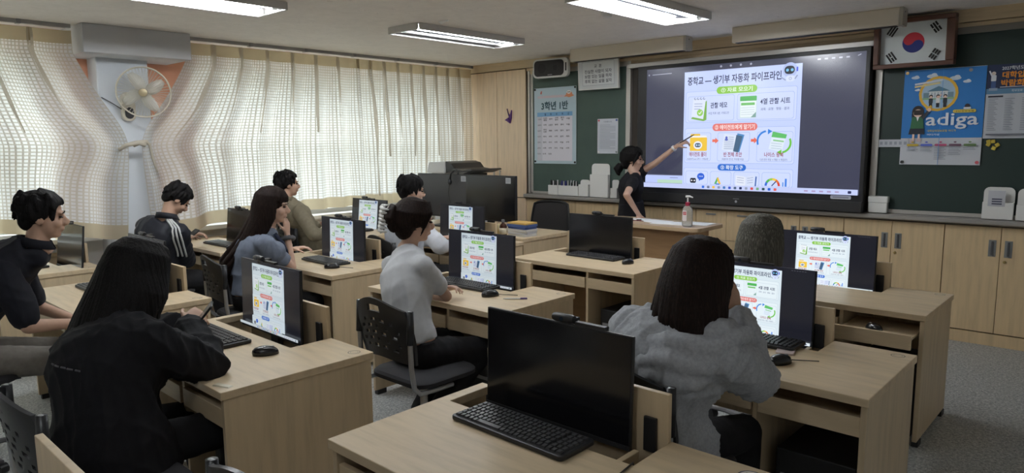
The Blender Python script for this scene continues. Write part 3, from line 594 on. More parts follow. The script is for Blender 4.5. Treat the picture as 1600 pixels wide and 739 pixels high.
MONS = (('c4r0', -1.42, 1.745, False, 0, 'large black switched-off monitor on the empty foreground desk'),
    ('c3r0', -3.21, 1.70, True, -.03, 'monitor with the slide in front of the woman in the black hoodie'),
    ('c2r0', -4.80, 1.70, True, 0, 'monitor hidden behind the head of the woman in the black hoodie'),
    ('c1r0', -6.16, 1.62, False, 0, 'glinting monitor by the left window beyond the black polo shirt'),
    ('c4r1', -1.38, 3.19, 2, 0, 'bright monitor in front of the woman in the grey hoodie'),
    ('c3r1', -3.25, 3.23, True, 0, 'monitor with the slide before the woman in the white t-shirt'),
    ('c2r1', -4.75, 3.17, True, -.02, 'monitor with the slide before the long-haired woman'),
    ('c1r1', -6.17, 3.03, False, 0, 'pale glinting monitor before the man in the track jacket'),
    ('c4r2', -1.50, 4.59, 2, 0, 'rightmost monitor with the slide, beside the grey-haired person'),
    ('c3r2', -3.255, 4.60, False, 0, 'black switched-off monitor in front of the podium'),
    ('c2r2', -4.85, 4.58, True, 0, 'monitor with the slide before the man in white shirt and glasses'),
    ('c1r2', -6.20, 4.47, True, 0, 'farthest window monitor, its slide washed out by daylight'))
for k, x, y, lit, rz, lb in MONS:
    monitor(x, y, lb, lit, rz, tilt=.1 if k[:2] == 'c1' else .03)
    webcam(x + {'c4r0': .04, 'c3r2': -.03, 'c3r0': -.1}.get(k, -.05), y + .012, .675 + MH + .016, 'webcam on the ' + lb.replace('monitor', 'screen', 1).replace(' with the slide', '').replace('the woman in', 'the woman in'), rz)
KB = (('c4r0', -1.40, 1.475, -.02, 'large keyboard on the empty foreground desk'), ('c3r0', -3.22, 1.33, -.02, 'keyboard beside the phone of the woman in the black hoodie'), ('c1r0', -6.3, 1.3, .05, 'keyboard behind the chin of the man in the black polo'),
    ('c4r1', -1.30, 2.93, 0, 'keyboard at the elbow of the woman in the grey hoodie'), ('c3r1', -3.17, 2.94, 0, 'keyboard beside the bare arm of the woman in white'), ('c2r1', -4.66, 2.87, -.05, 'keyboard beside the elbow of the long-haired woman'),
    ('c1r1', -6.22, 2.80, .02, 'keyboard by the hands of the man in the track jacket'), ('c3r2', -3.18, 4.36, -.02, 'keyboard under the switched-off monitor facing the podium'), ('c2r0', -4.85, 1.36, 0, 'keyboard hidden behind the woman in the black hoodie'), ('c1r2', -6.2, 4.22, 0, 'keyboard hidden behind the man in the khaki shirt'), ('c2r2', -4.85, 4.27, 0, 'keyboard hidden behind the woman in the white t-shirt'))
for k, x, y, rz, lb in KB: keyboard(x, y, DH + .001, lb, rz)
for x, y, z, rz, lb, cb in ((-2.77, 1.44, DH, -.5, 'mouse right of the keyboard on the black hoodie desk', False), (-1.05, 2.76, DH, -.4, 'mouse beside the grey hoodie sleeve with its cable', True), (-2.83, 2.90, DH, -.45, 'mouse beside the pen on the white t-shirt desk', True),
    (-4.38, 2.83, DH, -.6, 'mouse on the long-haired woman\'s desk', True), (-5.86, 2.80, DH, -.5, 'mouse on the track jacket man\'s desk', False), (-2.82, 4.36, DH, -.2, 'mouse on the empty desk facing the podium', False), (-1.02, 3.96, .614, .9, 'mouse lying in the pulled-out drawer', False)):
    mouse(x, y, z + .001, lb, rz, cb)
M_TW = mat('tower_black', (.012, .012, .013), .5)
for k, lb in (('c4r1', 'black computer tower under the grey hoodie desk'), ('c4r2', 'black computer tower under the rightmost desk'), ('c3r1', 'black computer tower under the white t-shirt desk'), ('c3r2', 'black computer tower under the empty front desk'), ('c3r0', 'black computer tower under the black hoodie desk')):
    d = DESK[k]; t = thing('computer_tower', lb, 'computer', (d.location.x - .21, d.location.y + .12, .0), 0, 'computer towers under the desks')
    MB().box(-.15, .15, 0, .4, 0.01, .4).build('case', M_TW, t, bevel=.005); MB().box(-.13, .06, -.004, 0, .28, .30).build('drive_strip', M_GRY, t); MB().lathe([(.008, -.004), (.008, 0)], (.1, 0, .36), 10, 'y').build('power_button', M_GRY, t)
    MB().box(-.14, -.11, .02, .38, 0, .011).build('foot', M_BLK2, t); MB().box(.11, .14, .02, .38, 0, .011).build('foot', M_BLK2, t)
# ---------------------------------------------------------------- chairs
def chair_meshes():
    d = {}; nu, nz = 26, 18; v = []; f = []
    def P(i, j, th):
        s = i / nu * 2 - 1; z = j / nz; hw = .215 - .035 * max(0, (z - .5) * 2) ** 2 - .05 * max(0, .35 - z) ; x = s * hw
        zz = z * .30 - (.03 * s * s if j == nz else .03 * s * s * z) + .012 * math.cos(s * 3)
        return (x, -.055 * (1 - s * s) - .05 * z + th, zz)
    holes = set()
    for i in range(10, 16): holes.add((i, nz - 3)); holes.add((i, nz - 4))
    rnd = random.Random(4)
    for r in range(3, nz - 5, 2):
        for i in range(4 + (r % 4), nu - 4, 4): holes.add((i, r)); (rnd.random() < .6) and holes.add((i + 1, r))
    n1 = (nu + 1)
    for th in (0, .014): v += [P(i, j, th) for j in range(nz + 1) for i in range(n1)]
    o2 = n1 * (nz + 1)
    for j in range(nz):
        for i in range(nu):
            if (i, j) in holes: continue
            q = (j * n1 + i, j * n1 + i + 1, (j + 1) * n1 + i + 1, (j + 1) * n1 + i); f.append(q); f.append(tuple(x + o2 for x in q[::-1]))
            for (di, dj), (a, b) in (((0, -1), (q[0], q[1])), ((1, 0), (q[1], q[2])), ((0, 1), (q[2], q[3])), ((-1, 0), (q[3], q[0]))):
                ii, jj = i + di, j + dj
                if not (0 <= ii < nu and 0 <= jj < nz) or (ii, jj) in holes: f.append((b, a, a + o2, b + o2))
    m = MB(); m.add(v, f); d['backrest'] = m.mesh('backrest', mat('chair_black_plastic', (.016, .017, .02), .38), 30)
    s = MB(); rows = [(.0, .9), (.012, 1), (.03, 1), (.042, .94), (.046, .5)]; vs = []; fs = []; pl = rrect(-.215, .215, -.2, .22, .09, 5); n = len(pl)
    for h, k in rows: vs += [(x * k, y * k, h) for x, y in pl]
    for i in range(len(rows) - 1): fs += [(i * n + j, i * n + (j + 1) % n, (i + 1) * n + (j + 1) % n, (i + 1) * n + j) for j in range(n)]
    fs += [tuple(range(n))[::-1], tuple(range((len(rows) - 1) * n, len(rows) * n))]; s.add(vs, fs); d['seat'] = s.mesh('seat', mat('seat_fabric', (.018, .018, .022), .8), 40)
    d['back_tube'] = MB().tube([(0, -.235, .40), (0, -.245, .30), (0, -.24, .12), (0, -.225, .02), (0, -.19, -.015), (0, -.1, -.02), (0, .02, -.02)], .0125, 10).mesh('back_tube', M_STEEL, True)
    d['socket'] = MB().tube([(0, -.242, .24), (0, -.238, .40)], [.02, .016], 8).mesh('tube_socket', MATS['chair_black_plastic'], True)
    d['column'] = MB().lathe([(.028, .1), (.028, .25), (.02, .26), (.02, .41)], n=14).mesh('gas_column', M_STEEL, 40)
    d['hub'] = MB().lathe([(.045, .06), (.045, .11), (.03, .12)], n=14).mesh('hub', M_BLK); d['seat_plate'] = MB().box(-.08, .08, -.1, .1, .405, .43).mesh('seat_plate', M_BLK)
    d['base_leg'] = MB().tube([(.03, 0, .085), (.16, 0, .08), (.27, 0, .06)], [.024, .02, .015], 8, flat=.7).mesh('base_leg', mat('chair_base_grey', (.10, .10, .11), .4))
    d['caster'] = MB().lathe([(.012, -.022), (.026, -.02), (.028, 0), (.026, .02), (.012, .022)], (.272, 0, .028), 12, 'y').mesh('caster', M_BLK, 40)
    return d
def chair(x, y, rz, label):
    D = cached('chair', chair_meshes); t = thing('swivel_chair', label, 'chair', (x, y, 0), rz, 'black swivel chairs with perforated backs')
    link('seat', D['seat'], t, 0, (0, 0, .43)); link('backrest', D['backrest'], t, 0, (0, -.21, .58))
    for s in (-.2, .2): b = link('back_tube', D['back_tube'], t, 0, (s, 0, .44)); link('tube_socket', D['socket'], b)
    link('gas_column', D['column'], t); link('hub', D['hub'], t); link('seat_plate', D['seat_plate'], t)
    for k in range(5):
        l = link('base_leg', D['base_leg'], t, 0, None, (0, 0, .3 + k * 2 * PI / 5)); link('caster', D['caster'], l)
    return t
CH = dict(polo=(-4.38, .62, .05), bhood=(-2.55, .75, 0), track=(-5.85, 2.16, .1), longh=(-4.62, 2.32, -.12), khaki=(-6.05, 3.68, -.1), wshirt=(-4.58, 3.68, -.1), wtee=(-2.71, 2.27, 0), ghood=(-1.25, 2.18, -.1), ghair=(-1.54, 3.62, 0))
CHL = dict(polo='chair under the man in the black polo shirt', bhood='chair at the lower left behind the woman in the black hoodie', track='chair under the man in the track jacket', longh='chair of the long-haired woman, its back in view', khaki='chair under the man in the khaki shirt', wshirt='chair under the man in white shirt and glasses', wtee='chair under the woman in the white t-shirt, fully seen', ghood='chair under the woman in the grey hoodie', ghair='chair under the grey-haired person')
for k, (x, y, r) in CH.items(): chair(x, y, r, CHL[k])
t = thing('cable', 'thin black cable crossing the empty foreground desk', 'cable', (-1.01, 1.6, DH)); MB().tube([(0, .02, -.06), (0, .0, .0035), (.012, -.1, .0035), (-.004, -.25, .0035), (.006, -.47, .0035), (.004, -.478, -.05)], .0028, 6).build('wire', M_BLK, t)
chair(-1.52, .98, 0.15, 'chair tucked under the empty foreground desk')
# ================================================================ things on and near the front wall
for x0, x1, y, lb in ((-4.70, -3.33, 6.085, 'beige screen housing on the ceiling above the motto plaque'), (-2.82, -1.47, 5.97, 'beige screen housing on the ceiling reaching the flag frame')):
    t = thing('screen_housing', lb, 'housing', (x0, y, CZ), 0, 'beige housings fixed to the ceiling'); L = x1 - x0
    MB().box(0, L - .025, 0, .12, -.13, -.001).build('case', M_BOX, t, bevel=.004)
    MB().prism([(0, -.135), (.12, -.135), (.135, -.11), (.125, -.06), (.135, -.02), (.12, -.001), (0, -.001)], L - .025, L, 'x').build('end_cap', mat('end_cap_grey', (.42, .39, .33), .5), t)
    MB().box(.02, L - .05, .03, .09, -.134, -.13).build('slot', M_DARK, t); MB().lathe([(.006, L + .0), (.006, L + .003)], (0, .06, -.03), 10, 'x').build('screw', M_BLK, t)
t = thing('loudspeaker', 'white wall loudspeaker with dark grille above the timetable', 'speaker', (-5.17, 6.46, 2.46), .12)
sp = []
M_SPW = mat('speaker_white', (.7, .7, .68), .4)
b = MB(); f0, f1 = rrect(-.235, .235, -.105, .105, .05, 5), rrect(-.17, .17, -.07, .085, .05, 5); n = len(f0)
b.add([(x, -.16, z) for x, z in f0] + [(x * 1.02, -.12, z * 1.02) for x, z in f0] + [(x, .0, z) for x, z in f1], [tuple(range(n)), tuple(range(2 * n, 3 * n))] + [(i * n + j, i * n + (j + 1) % n, (i + 1) * n + (j + 1) % n, (i + 1) * n + j) for i in (0, 1) for j in range(n)])
cab = b.build('cabinet', M_SPW, t, 40)
MB().prism(rrect(-.215, .18, -.088, .088, .045, 5), -.166, -.158, 'y').build('grille', mat('speaker_grille', (.035, .033, .035), .8, build=noise_col(300, [(.4, (.025, .024, .025)), (.6, (.05, .048, .05))])), t)
for x, r in ((-.11, .055), (.07, .03)): MB().lathe([(r, -.168), (r * .9, -.165)], (x, 0, 0), 20, 'y').build('cone', mat('cone_dark', (.02, .02, .021), .7), t)
MB().box(.2, .215, -.164, -.155, -.04, .05).build('slot', M_BLK, t); MB().box(-.03, .03, -.168, -.165, -.078, -.07).build('nameplate', M_GRY, t); MB().box(-.03, .03, 0, .05, -.03, .03).build('bracket', M_GRY, t)
def plate(name, label, cat, x0, x1, z0, z1, y, art, th=.004, m=None, group=None, rx=0, rz=0):
    t = thing(name, label, cat, (x0, y, z0), rz, group); t.rotation_euler = (rx, 0, rz)
    MB().box(0, x1 - x0, 0, th, 0, z1 - z0).build('sheet' if th < .01 else 'board', m or M_PAPER, t)
    link('print', art.mesh('print', M_PRINT), t, 0, (0, -.0004, 0), FRONT); return t
# motto plaque
a = Art(); W_, H_ = .535, .335; a.rect(0, W_, 0, H_, (214, 218, 220)); a.rect(.055, W_ - .055, .045, H_ - .035, (150, 154, 168)); a.rect(.058, W_ - .058, .048, H_ - .038, (222, 226, 228))
a.text('교  훈', W_ / 2, .252, .1, .036, (40, 42, 70), .01)
for i, s in enumerate(('진실한 사람이 되자', '보람 있는 일을 하자', '후회 없는 삶을 살자')): a.text(s, W_ / 2, .195 - i * .052, .36, .04, (40, 42, 70), .012)
t = plate('motto_plaque', 'white framed plaque with the class motto in Korean', 'plaque', -4.83, -4.295, 2.195, 2.53, 6.42, a, .02, M_WHT, rx=.06)
for q in ((0, W_, 0, .012), (0, W_, H_ - .012, H_), (0, .012, .012, H_ - .012), (W_ - .012, W_, .012, H_ - .012)): MB().box(q[0], q[1], -.008, 0, q[2], q[3]).build('frame_bar', M_WHT, t)
# timetable poster
a = Art(); W_, H_ = .63, .89; a.rect(0, W_, 0, H_, (186, 206, 216)); a.rect(.05, W_ - .05, .77, .80, (206, 196, 206), .015); a.text('대한민국 중학교 시간표', .3, .785, .26, .016, (226, 190, 190), .005)
a.disc(.53, .80, .045, (226, 150, 110), .035); a.disc(.525, .825, .03, (240, 236, 232), .02); a.disc(.515, .825, .007, (40, 40, 40)); a.disc(.537, .825, .007, (40, 40, 40)); a.poly([(.49, .8), (.455, .775), (.5, .775)], (226, 150, 110)); a.poly([(.57, .8), (.605, .785), (.56, .77)], (226, 150, 110)); a.disc(.11, .83, .012, (214, 120, 110)); a.disc(.115, .845, .01, (214, 120, 110))
a.text('3학년 1반', .315, .68, .40, .1, (52, 84, 96), .03); a.rect(.05, W_ - .05, .555, .605, (122, 172, 214))
a.rect(.05, W_ - .05, .035, .555, (222, 220, 230)); a.rect(.05, .13, .035, .555, (206, 206, 216)); D5 = '월화수목금'
subj = [['스포츠\n클럽', '음악', '사회\n영어', '동아\n리', '자율'], ['수학', '스포츠', '영어', '동아', '자율'], ['국어\n사회', '체육', '수학', '동아', '음악'], ['국어', '과학', '수학', '음악', '체육'], ['영어', '국어', '과학', '미술', '수학'], ['사회', '과학', '국어', '미술', '사회'], ['도덕', '진로', '', '', '']]
for i, c in enumerate(D5): a.text(c, .175 + i * .087, .58, .022, .026, (40, 66, 110), .02)
for r in range(7):
    z = .525 - r * .068; a.text('%d교시' % (r + 1), .09, z, .05, .02, (80, 84, 96), .01)
    for i in range(5):
        s = subj[r][i].split('\n')
        for k, q in enumerate(s):
            if q: a.text(q, .175 + i * .087, z + (.012 - .024 * k if len(s) > 1 else 0), min(.062, .024 * len(q)), .02, (60, 62, 76), .016)
t = plate('timetable_poster', 'pale blue class timetable poster pinned on the green chalkboard', 'poster', -5.55, -4.92, 1.37, 2.26, 6.488, a)
for x, z in ((.015, .875), (.615, .875), (.015, .025), (.615, .02)): MB().lathe([(.012, -.008), (.012, 0)], (x, 0, z), 10, 'y').build('magnet', M_BLK, t)
a = Art(); W_, H_ = .272, .383; a.rect(0, W_, 0, H_, (204, 208, 218)); a.text('가정통신문', W_ / 2, .35, .11, .016, (120, 130, 150), .01)
for i in range(17): a.line(.03, .315 - i * .016, W_ - (.03 if i % 5 else .1), .315 - i * .016, .004, (150, 156, 170))
t = plate('notice_sheet', 'white notice sheet pinned low on the green chalkboard', 'notice', -4.62, -4.348, 1.492, 1.875, 6.488, a)
for x, z, c in ((.02, .365, (.6, .12, .15)), (.255, .365, (.1, .15, .4)), (.02, .018, (.8, .8, .8)), (.255, .018, (.3, .35, .35))): MB().lathe([(.011, -.008), (.011, 0)], (x, 0, z), 10, 'y').build('magnet', mat('magnet_%d' % int(c[0] * 100), c, .4), t)
# framed flag
t = thing('framed_flag', 'framed South Korean flag in a deep brown wooden frame', 'flag', (-1.765, 6.44, 2.195)); t.rotation_euler = (.07, 0, 0)
W_, H_ = .575, .385; M_FRB = mat('brown_frame_wood', (.12, .05, .032), .35)
for nm, q in (('frame_bottom', (0, W_, 0, .035)), ('frame_top', (0, W_, H_ - .035, H_)), ('frame_left', (0, .04, .035, H_ - .035)), ('frame_right', (W_ - .06, W_, .035, H_ - .035))): MB().box(q[0], q[1], -.09, .0, q[2], q[3]).build(nm, M_FRB, t, bevel=.006)
a = Art(.0003); FW, FH = W_ - .1, H_ - .07; a.rect(0, FW, 0, FH, (226, 234, 236)); cx, cy, R_ = FW / 2 , FH / 2, FH * .25; th = -math.atan2(2, 3)
rot = lambda x, y, t: (cx + x * math.cos(t) - y * math.sin(t), cy + x * math.sin(t) + y * math.cos(t))
def arc(r, ox, a0, a1, n=18): return [rot(ox + r * math.cos(a0 + (a1 - a0) * i / n), r * math.sin(a0 + (a1 - a0) * i / n), th) for i in range(n + 1)]
a.disc(cx, cy, R_, (32, 44, 130), n=40)
a.poly(arc(R_, 0, PI, 0, 30) , (206, 46, 66)); a.disc(*rot(-R_ / 2, 0, th), R_ / 2, (206, 46, 66)); a.disc(*rot(R_ / 2, 0, th), R_ / 2, (32, 44, 130))
def gua(sx, sy, pat):
    dx, dy = sx * FH * .49, sy * FH * .327 * 1.0; d = math.atan2(dy, dx)
    for i, solid in enumerate(pat):
        off = (i - 1) * FH * .062; px, py = cx + dx + off * math.cos(d) * (1 if sx > 0 else 1), cy + dy + off * math.sin(d); ln = FH * .125; ex, ey = -math.sin(d) * ln, math.cos(d) * ln
        if solid: a.line(px - ex, py - ey, px + ex, py + ey, FH * .042, (24, 24, 28))
        else: a.line(px - ex, py - ey, px - ex * .1, py - ey * .1, FH * .042, (24, 24, 28)); a.line(px + ex * .1, py + ey * .1, px + ex, py + ey, FH * .042, (24, 24, 28))
gua(-1, 1, (1, 1, 1)); gua(1, 1, (0, 1, 0)); gua(-1, -1, (1, 0, 1)); gua(1, -1, (0, 0, 0))
MB().box(.04, W_ - .06, -.03, -.02, .035, H_ - .035).build('backing', M_WHT, t); link('flag_print', a.mesh('flag_print', M_PRINT), t, 0, (.04, -.0305, .035), FRONT)
# posters on the right board
a = Art(.0002); W_, H_ = .565, .76; B = (44, 128, 206); a.rect(0, W_, 0, H_, (206, 210, 218)); a.rect(0, W_, .215, H_, B)
for x, z, s in ((.08, .70, .03), (.2, .705, .04), (.36, .68, .04), (.44, .65, .028), (.1, .6, .02)): a.disc(x, z, s, (214, 228, 240), s * .4); a.disc(x + s * .3, z + s * .25, s * .5, (226, 236, 246), s * .35)
a.disc(.25, .565, .138, (238, 190, 66)); a.disc(.25, .565, .118, (176, 204, 226)); a.poly([(.14, .52), (.36, .52), (.36, .535), (.14, .535)], (150, 190, 150))
a.rect(.145, .355, .535, .575, (120, 150, 170)); a.rect(.185, .315, .53, .585, (226, 230, 232)); a.poly([(.17, .585), (.25, .625), (.33, .585)], (90, 130, 156)); [a.rect(.2 + i * .022, .208 + i * .022, .535, .575, (170, 186, 196)) for i in range(5)]
for i, x in enumerate((.2, .25, .3)): a.disc(x, .545, .014, (40, 34, 36)); a.disc(x, .54, .01, (238, 206, 186)); a.rect(x - .014, x + .014, .49, .53, ((50, 60, 70), (240, 240, 240), (40, 50, 60))[i], .005); a.rect(x - .011, x + .011, .458, .492, (40, 44, 60)); 
a.line(.252, .53, .272, .56, .008, (238, 206, 186)); a.line(.08, .645, .28, .672, .014, (226, 232, 240)); a.line(.08, .625, .26, .65, .014, (238, 220, 160))
a.line(.175, .44, .21, .47, .02, (238, 190, 66))
# the standing pupil figure
a.disc(.115, .425, .043, (40, 30, 32), .05); a.rect(.072, .158, .36, .43, (40, 30, 32), .02); a.disc(.115, .415, .032, (240, 208, 190)); a.rect(.085, .148, .4, .44, (40, 30, 32), .01); a.poly([(.075, .385), (.155, .385), (.165, .29), (.065, .29)], (52, 110, 72)); a.poly([(.105, .387), (.127, .387), (.116, .35)], (240, 240, 240)); a.poly([(.064, .292), (.166, .292), (.172, .245), (.055, .245)], (34, 40, 56)); a.rect(.085, .1, .195, .247, (240, 208, 190)); a.rect(.125, .14, .205, .247, (240, 208, 190)); a.rect(.07, .1, .175, .2, (214, 190, 190), .01); a.rect(.118, .15, .185, .21, (214, 190, 190), .01); a.line(.15, .37, .19, .43, .022, (46, 54, 66)); a.disc(.195, .44, .014, (240, 208, 190))
a.text('adiga', .355, .348, .36, .13, (232, 240, 248), .012); a.rect(.36, .515, .41, .435, (226, 206, 92), .012); a.text('대입정보포털', .437, .422, .13, .013, (90, 84, 40), .01); a.disc(.455, .46, .018, (60, 50, 60)); a.rect(.43, .48, .437, .452, (226, 232, 240), .006)
a.text('대학입학정보포털 어디가', .29, .272, .2, .018, (226, 206, 92), .012); a.text('어디가샘', .235, .242, .09, .016, (232, 240, 248), .012)
for i, c in enumerate(((206, 176, 60), (92, 110, 206), (196, 92, 130), (120, 90, 110), (110, 140, 90))):
    x = .05 + i * .1; a.rect(x, x + .085, .15, .168, c, .008); a.disc(x + .042, .182, .01, c, .006)
    for k in range((3, 3, 8, 5, 2)[i]): a.line(x, .138 - k * .013, x + .07 + .012 * ((k * 7 + i) % 2), .138 - k * .013, .004, (150, 156, 170))
a.rect(.278, .281, 0, H_, (70, 150, 222))
t = plate('blue_poster', 'blue poster with a uniformed pupil and large white lettering under the flag', 'poster', -1.555, -.99, 1.413, 2.175, 6.488, a)
for x, z, c in ((.02, .02, 'black_plastic'), (.545, .022, 'magnet_60'), (.02, .74, 'brass_lock'), (.46, .735, 'grey_plastic')): MB().lathe([(.013, -.008), (.013, 0)], (x, 0, z), 10, 'y').build('magnet', MATS[c], t)
a = Art(.0002); W_, H_ = .56, .555; a.rect(0, W_, 0, H_, (196, 200, 208)); a.rect(0, W_, .36, H_, (34, 48, 84)); a.rect(0, W_, .335, .375, (96, 140, 178)); a.text('2027학년도 수시 대비', .22, .525, .26, .03, (214, 220, 230), .015)
a.text('대학입학정보', .235, .475, .28, .05, (236, 150, 40), .03); a.text('박람회', .16, .415, .14, .05, (236, 150, 40), .03); a.line(.085, .385, .5, .385, .005, (214, 220, 230)); a.text('학부모와 함께하는 상담', .25, .356, .18, .018, (214, 226, 240), .008)
a.disc(.04, .49, .014, (226, 214, 206)); a.rect(.025, .058, .43, .478, (226, 230, 236), .008); a.line(.03, .47, .012, .51, .01, (226, 230, 236)); a.rect(.027, .057, .375, .432, (70, 96, 150)); a.rect(.015, .07, .36, .38, (150, 170, 196))
a.rect(.015, .11, .31, .322, (40, 44, 60)); 
for c in range(5):
    for k in range(19): a.line(.02 + c * .105, .298 - k * .013, .08 + c * .105 - .02 * ((k * 5 + c * 3) % 3) / 2, .298 - k * .013, .004, (140, 146, 158))
a.line(.02, .03, .5, .03, .012, (120, 124, 136))
t = plate('fair_poster', 'navy and white university fair poster at the right edge', 'poster', -.985, -.425, 1.62, 2.175, 6.488, a)
a = Art(); a.rect(0, .27, 0, .063, (200, 204, 212)); [a.rect(.02 + i * .036, .04 + i * .036, .02, .045, (160, 166, 180)) for i in range(7)]
plate('paper_strip', 'white paper strip overlapping the blue poster edge', 'paper', -1.765, -1.495, 1.556, 1.619, 6.483, a)
for i, (x, z) in enumerate(((0, 0), (.022, .022), (.045, -.005), (.028, -.03), (.0, .02))):
    o = MB().box(-.014, .014, -.012, 0, -.014, .014).build('magnet', mat('yellow_magnet', (.62, .47, .06), .5), None, bevel=.004, loc=(-.945 + x * 1.3, 6.497, 1.575 + z), rot=(0, .5 + i, 0))
    tag(o, 'small yellow magnet in the cluster below the fair poster', 'magnet', 'yellow magnets on the right board')
t = thing('paper_crane', 'purple folded paper ornament on the wardrobe door', 'ornament', (-5.93, 6.457, 1.92)); MB().prism([(-.03, .12), (-.01, .06), (.02, .03), (.045, .1), (.04, .0), (.02, -.06), (-.02, -.04), (0, -.02), (.01, 0)], -.02, 0, 'y').build('body', mat('purple_paper', (.1, .03, .19), .6), t); MB().prism([(-.05, -.02), (.01, .01), (.03, -.05)], -.035, -.02, 'y').build('wing', MATS['purple_paper'], t)
# ---------------------------------------------------------------- things on the tray
TZ = 1.004
for i, x in enumerate((-5.30, -5.145, -5.005)):
    t = thing('pen_box', ('leftmost white pen box with black markers', 'middle white pen box with blue markers', 'right white pen box beside the round holder')[i], 'pen box', (x, 6.44, TZ), 0, 'white pen boxes on the tray')
    m = MB(); W_ = .145; m.box(0, W_, 0, .05, 0, .005).box(0, W_, 0, .004, .005, .115).box(0, W_, .046, .05, .005, .115).box(0, .004, .004, .046, .005, .115).box(W_ - .004, W_, .004, .046, .005, .115); m.build('box', M_WHT, t, bevel=.002)
    rnd = random.Random(i)
    for k in range(6):
        px = .02 + k * .021; h = .15 + rnd.uniform(0, .03); tl = rnd.uniform(-.012, .012)
        MB().tube([(px, .025, .01), (px + tl, .028, h)], .007, 8).build('marker', mat(('marker_black', 'marker_blue', 'marker_grey')[(i, i, 2)[k % 3] if i < 2 else (0 if k % 2 else 2)], ((.012, .012, .014), (.03, .03, .2), (.6, .6, .62))[(i, i, 2)[k % 3] if i < 2 else (0 if k % 2 else 2)], .4), t)
def holder(label, x, w_, h, z=TZ, hb=None, note=False, d=.045):
    t = thing('paper_holder', label, 'paper holder', (x, 6.435, z), 0, 'white wall paper holders'); hb = hb or h * .72
    MB().prism(rrect(0, w_, 0, h, min(.04, w_ * .25)), d - .006, d, 'y').build('back', M_WHT, t); MB().box(.0, w_, 0, .004, 0.0, hb).box(0, .004, .004, d - .006, 0, hb).box(w_ - .004, w_, .004, d - .006, 0, hb).box(0, w_, 0, d, 0, .004).build('pocket', M_WHT, t, bevel=.002)
    if note:
        a = Art(); a.rect(0, .11, 0, .12, (196, 198, 206)); [a.rect(.025, .09, .05 - i * .018, .06 - i * .018, (70, 74, 96)) for i in range(3)]; link('card', a.mesh('card', M_PRINT), t, 0, (.035, -.002, .1), FRONT)
    return t
holder('squat white holder right of the pen boxes', -4.845, .135, .19); holder('tall white paper holder on the left tray', -4.685, .245, .375, hb=.255); holder('narrow white holder beside the chalkboard frame', -4.405, .085, .2, hb=.11)
holder('white paper holder with a card under the fair poster', -.945, .2, .245, hb=.13, note=True); holder('white paper holder cut by the right picture edge', -.728, .2, .24, hb=.12)
t = thing('eraser_box', 'white lidded box on the tray right of the big screen', 'box', (-1.765, 6.43, TZ)); MB().box(.005, .15, .005, .06, 0, .085).build('box', M_WHT, t, bevel=.006); MB().box(0, .155, 0, .065, .085, .14).build('lid', M_WHT, t, bevel=.008)
t = thing('eraser', 'small white eraser block on the tray behind the standing woman', 'eraser', (-3.83, 6.375, TZ + .005)); MB().box(0, .19, 0, .06, 0, .012).build('dish', M_WHT, t, bevel=.004); MB().box(.03, .14, .008, .05, .012, .06).build('block', mat('eraser_white', (.6, .6, .6), .7), t, bevel=.008)
# ---------------------------------------------------------------- podium
PZ = .88; PX0, PX1, PY0, PY1 = -3.95, -2.80, 5.39, 5.92
t = thing('podium', 'brown wooden podium table carrying papers and hand sanitizer', 'podium', (PX0, PY0, 0)); L = PX1 - PX0; D_ = PY1 - PY0
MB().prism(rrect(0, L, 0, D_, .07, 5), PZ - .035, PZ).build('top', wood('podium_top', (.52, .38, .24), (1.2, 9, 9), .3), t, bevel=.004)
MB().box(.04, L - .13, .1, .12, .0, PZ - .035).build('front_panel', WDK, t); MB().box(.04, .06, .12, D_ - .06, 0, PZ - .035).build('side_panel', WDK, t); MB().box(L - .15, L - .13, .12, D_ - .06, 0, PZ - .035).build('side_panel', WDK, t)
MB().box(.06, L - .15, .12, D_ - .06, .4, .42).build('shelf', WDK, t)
for i, (x, y, r, lb) in enumerate(((-3.66, 5.72, .15, 'paper under the clips at the left of the podium'), (-3.40, 5.69, -.1, 'middle paper sheet on the podium'), (-3.00, 5.74, .05, 'paper sheet right of the hand sanitizer'), (-3.2, 5.62, .2, 'paper sheet partly under the hand sanitizer'))):
    o = MB().box(-.148, .148, -.105, .105, 0, .0015 + .001 * i).build('paper_sheet', M_PAPER, None, loc=(x, y, PZ + .0005), rot=(0, 0, r)); tag(o, lb, 'paper', 'papers on the podium')
t = thing('clipboard_pen', 'dark pen lying on the podium papers', 'pen', (-3.52, 5.58, PZ + .008), .1); MB().tube([(-.07, 0, 0), (.06, 0, 0), (.075, 0, 0)], [.004, .004, .001], 8).build('barrel', mat('pen_red', (.2, .03, .03), .4), t); MB().box(-.07, -.03, -.001, .001, .003, .006).build('clip', M_BLK, t)
for x, y, lb in ((-3.74, 5.60, 'left black binder clip on the podium papers'), (-3.52, 5.62, 'right black binder clip on the podium papers')):
    t = thing('binder_clip', lb, 'clip', (x, y, PZ + .003), .2, 'binder clips'); MB().prism([(-.02, 0), (.02, 0), (.012, .014), (-.012, .014)], -.018, .018, 'x').build('jaw', M_BLK, t); MB().tube([(-.012, 0, .012), (-.014, -.03, .016), (.014, -.03, .016), (.012, 0, .012)], .0015, 6).build('wire', M_STEEL, t)
M_GEL = mat('clear_gel', (.9, .93, .95), .08); g = MATS['clear_gel'].node_tree.nodes['Principled BSDF']; g.inputs['Transmission Weight'].default_value = .75; g.inputs['IOR'].default_value = 1.2; g.inputs['Alpha'].default_value = .75
t = thing('hand_sanitizer', 'clear pump bottle of hand sanitizer with red collar', 'bottle', (-2.955, 5.50, PZ + .001)); pf = [(.034, 0), (.042, .01), (.043, .06), (.042, .13), (.036, .16), (.02, .178), (.017, .185)]
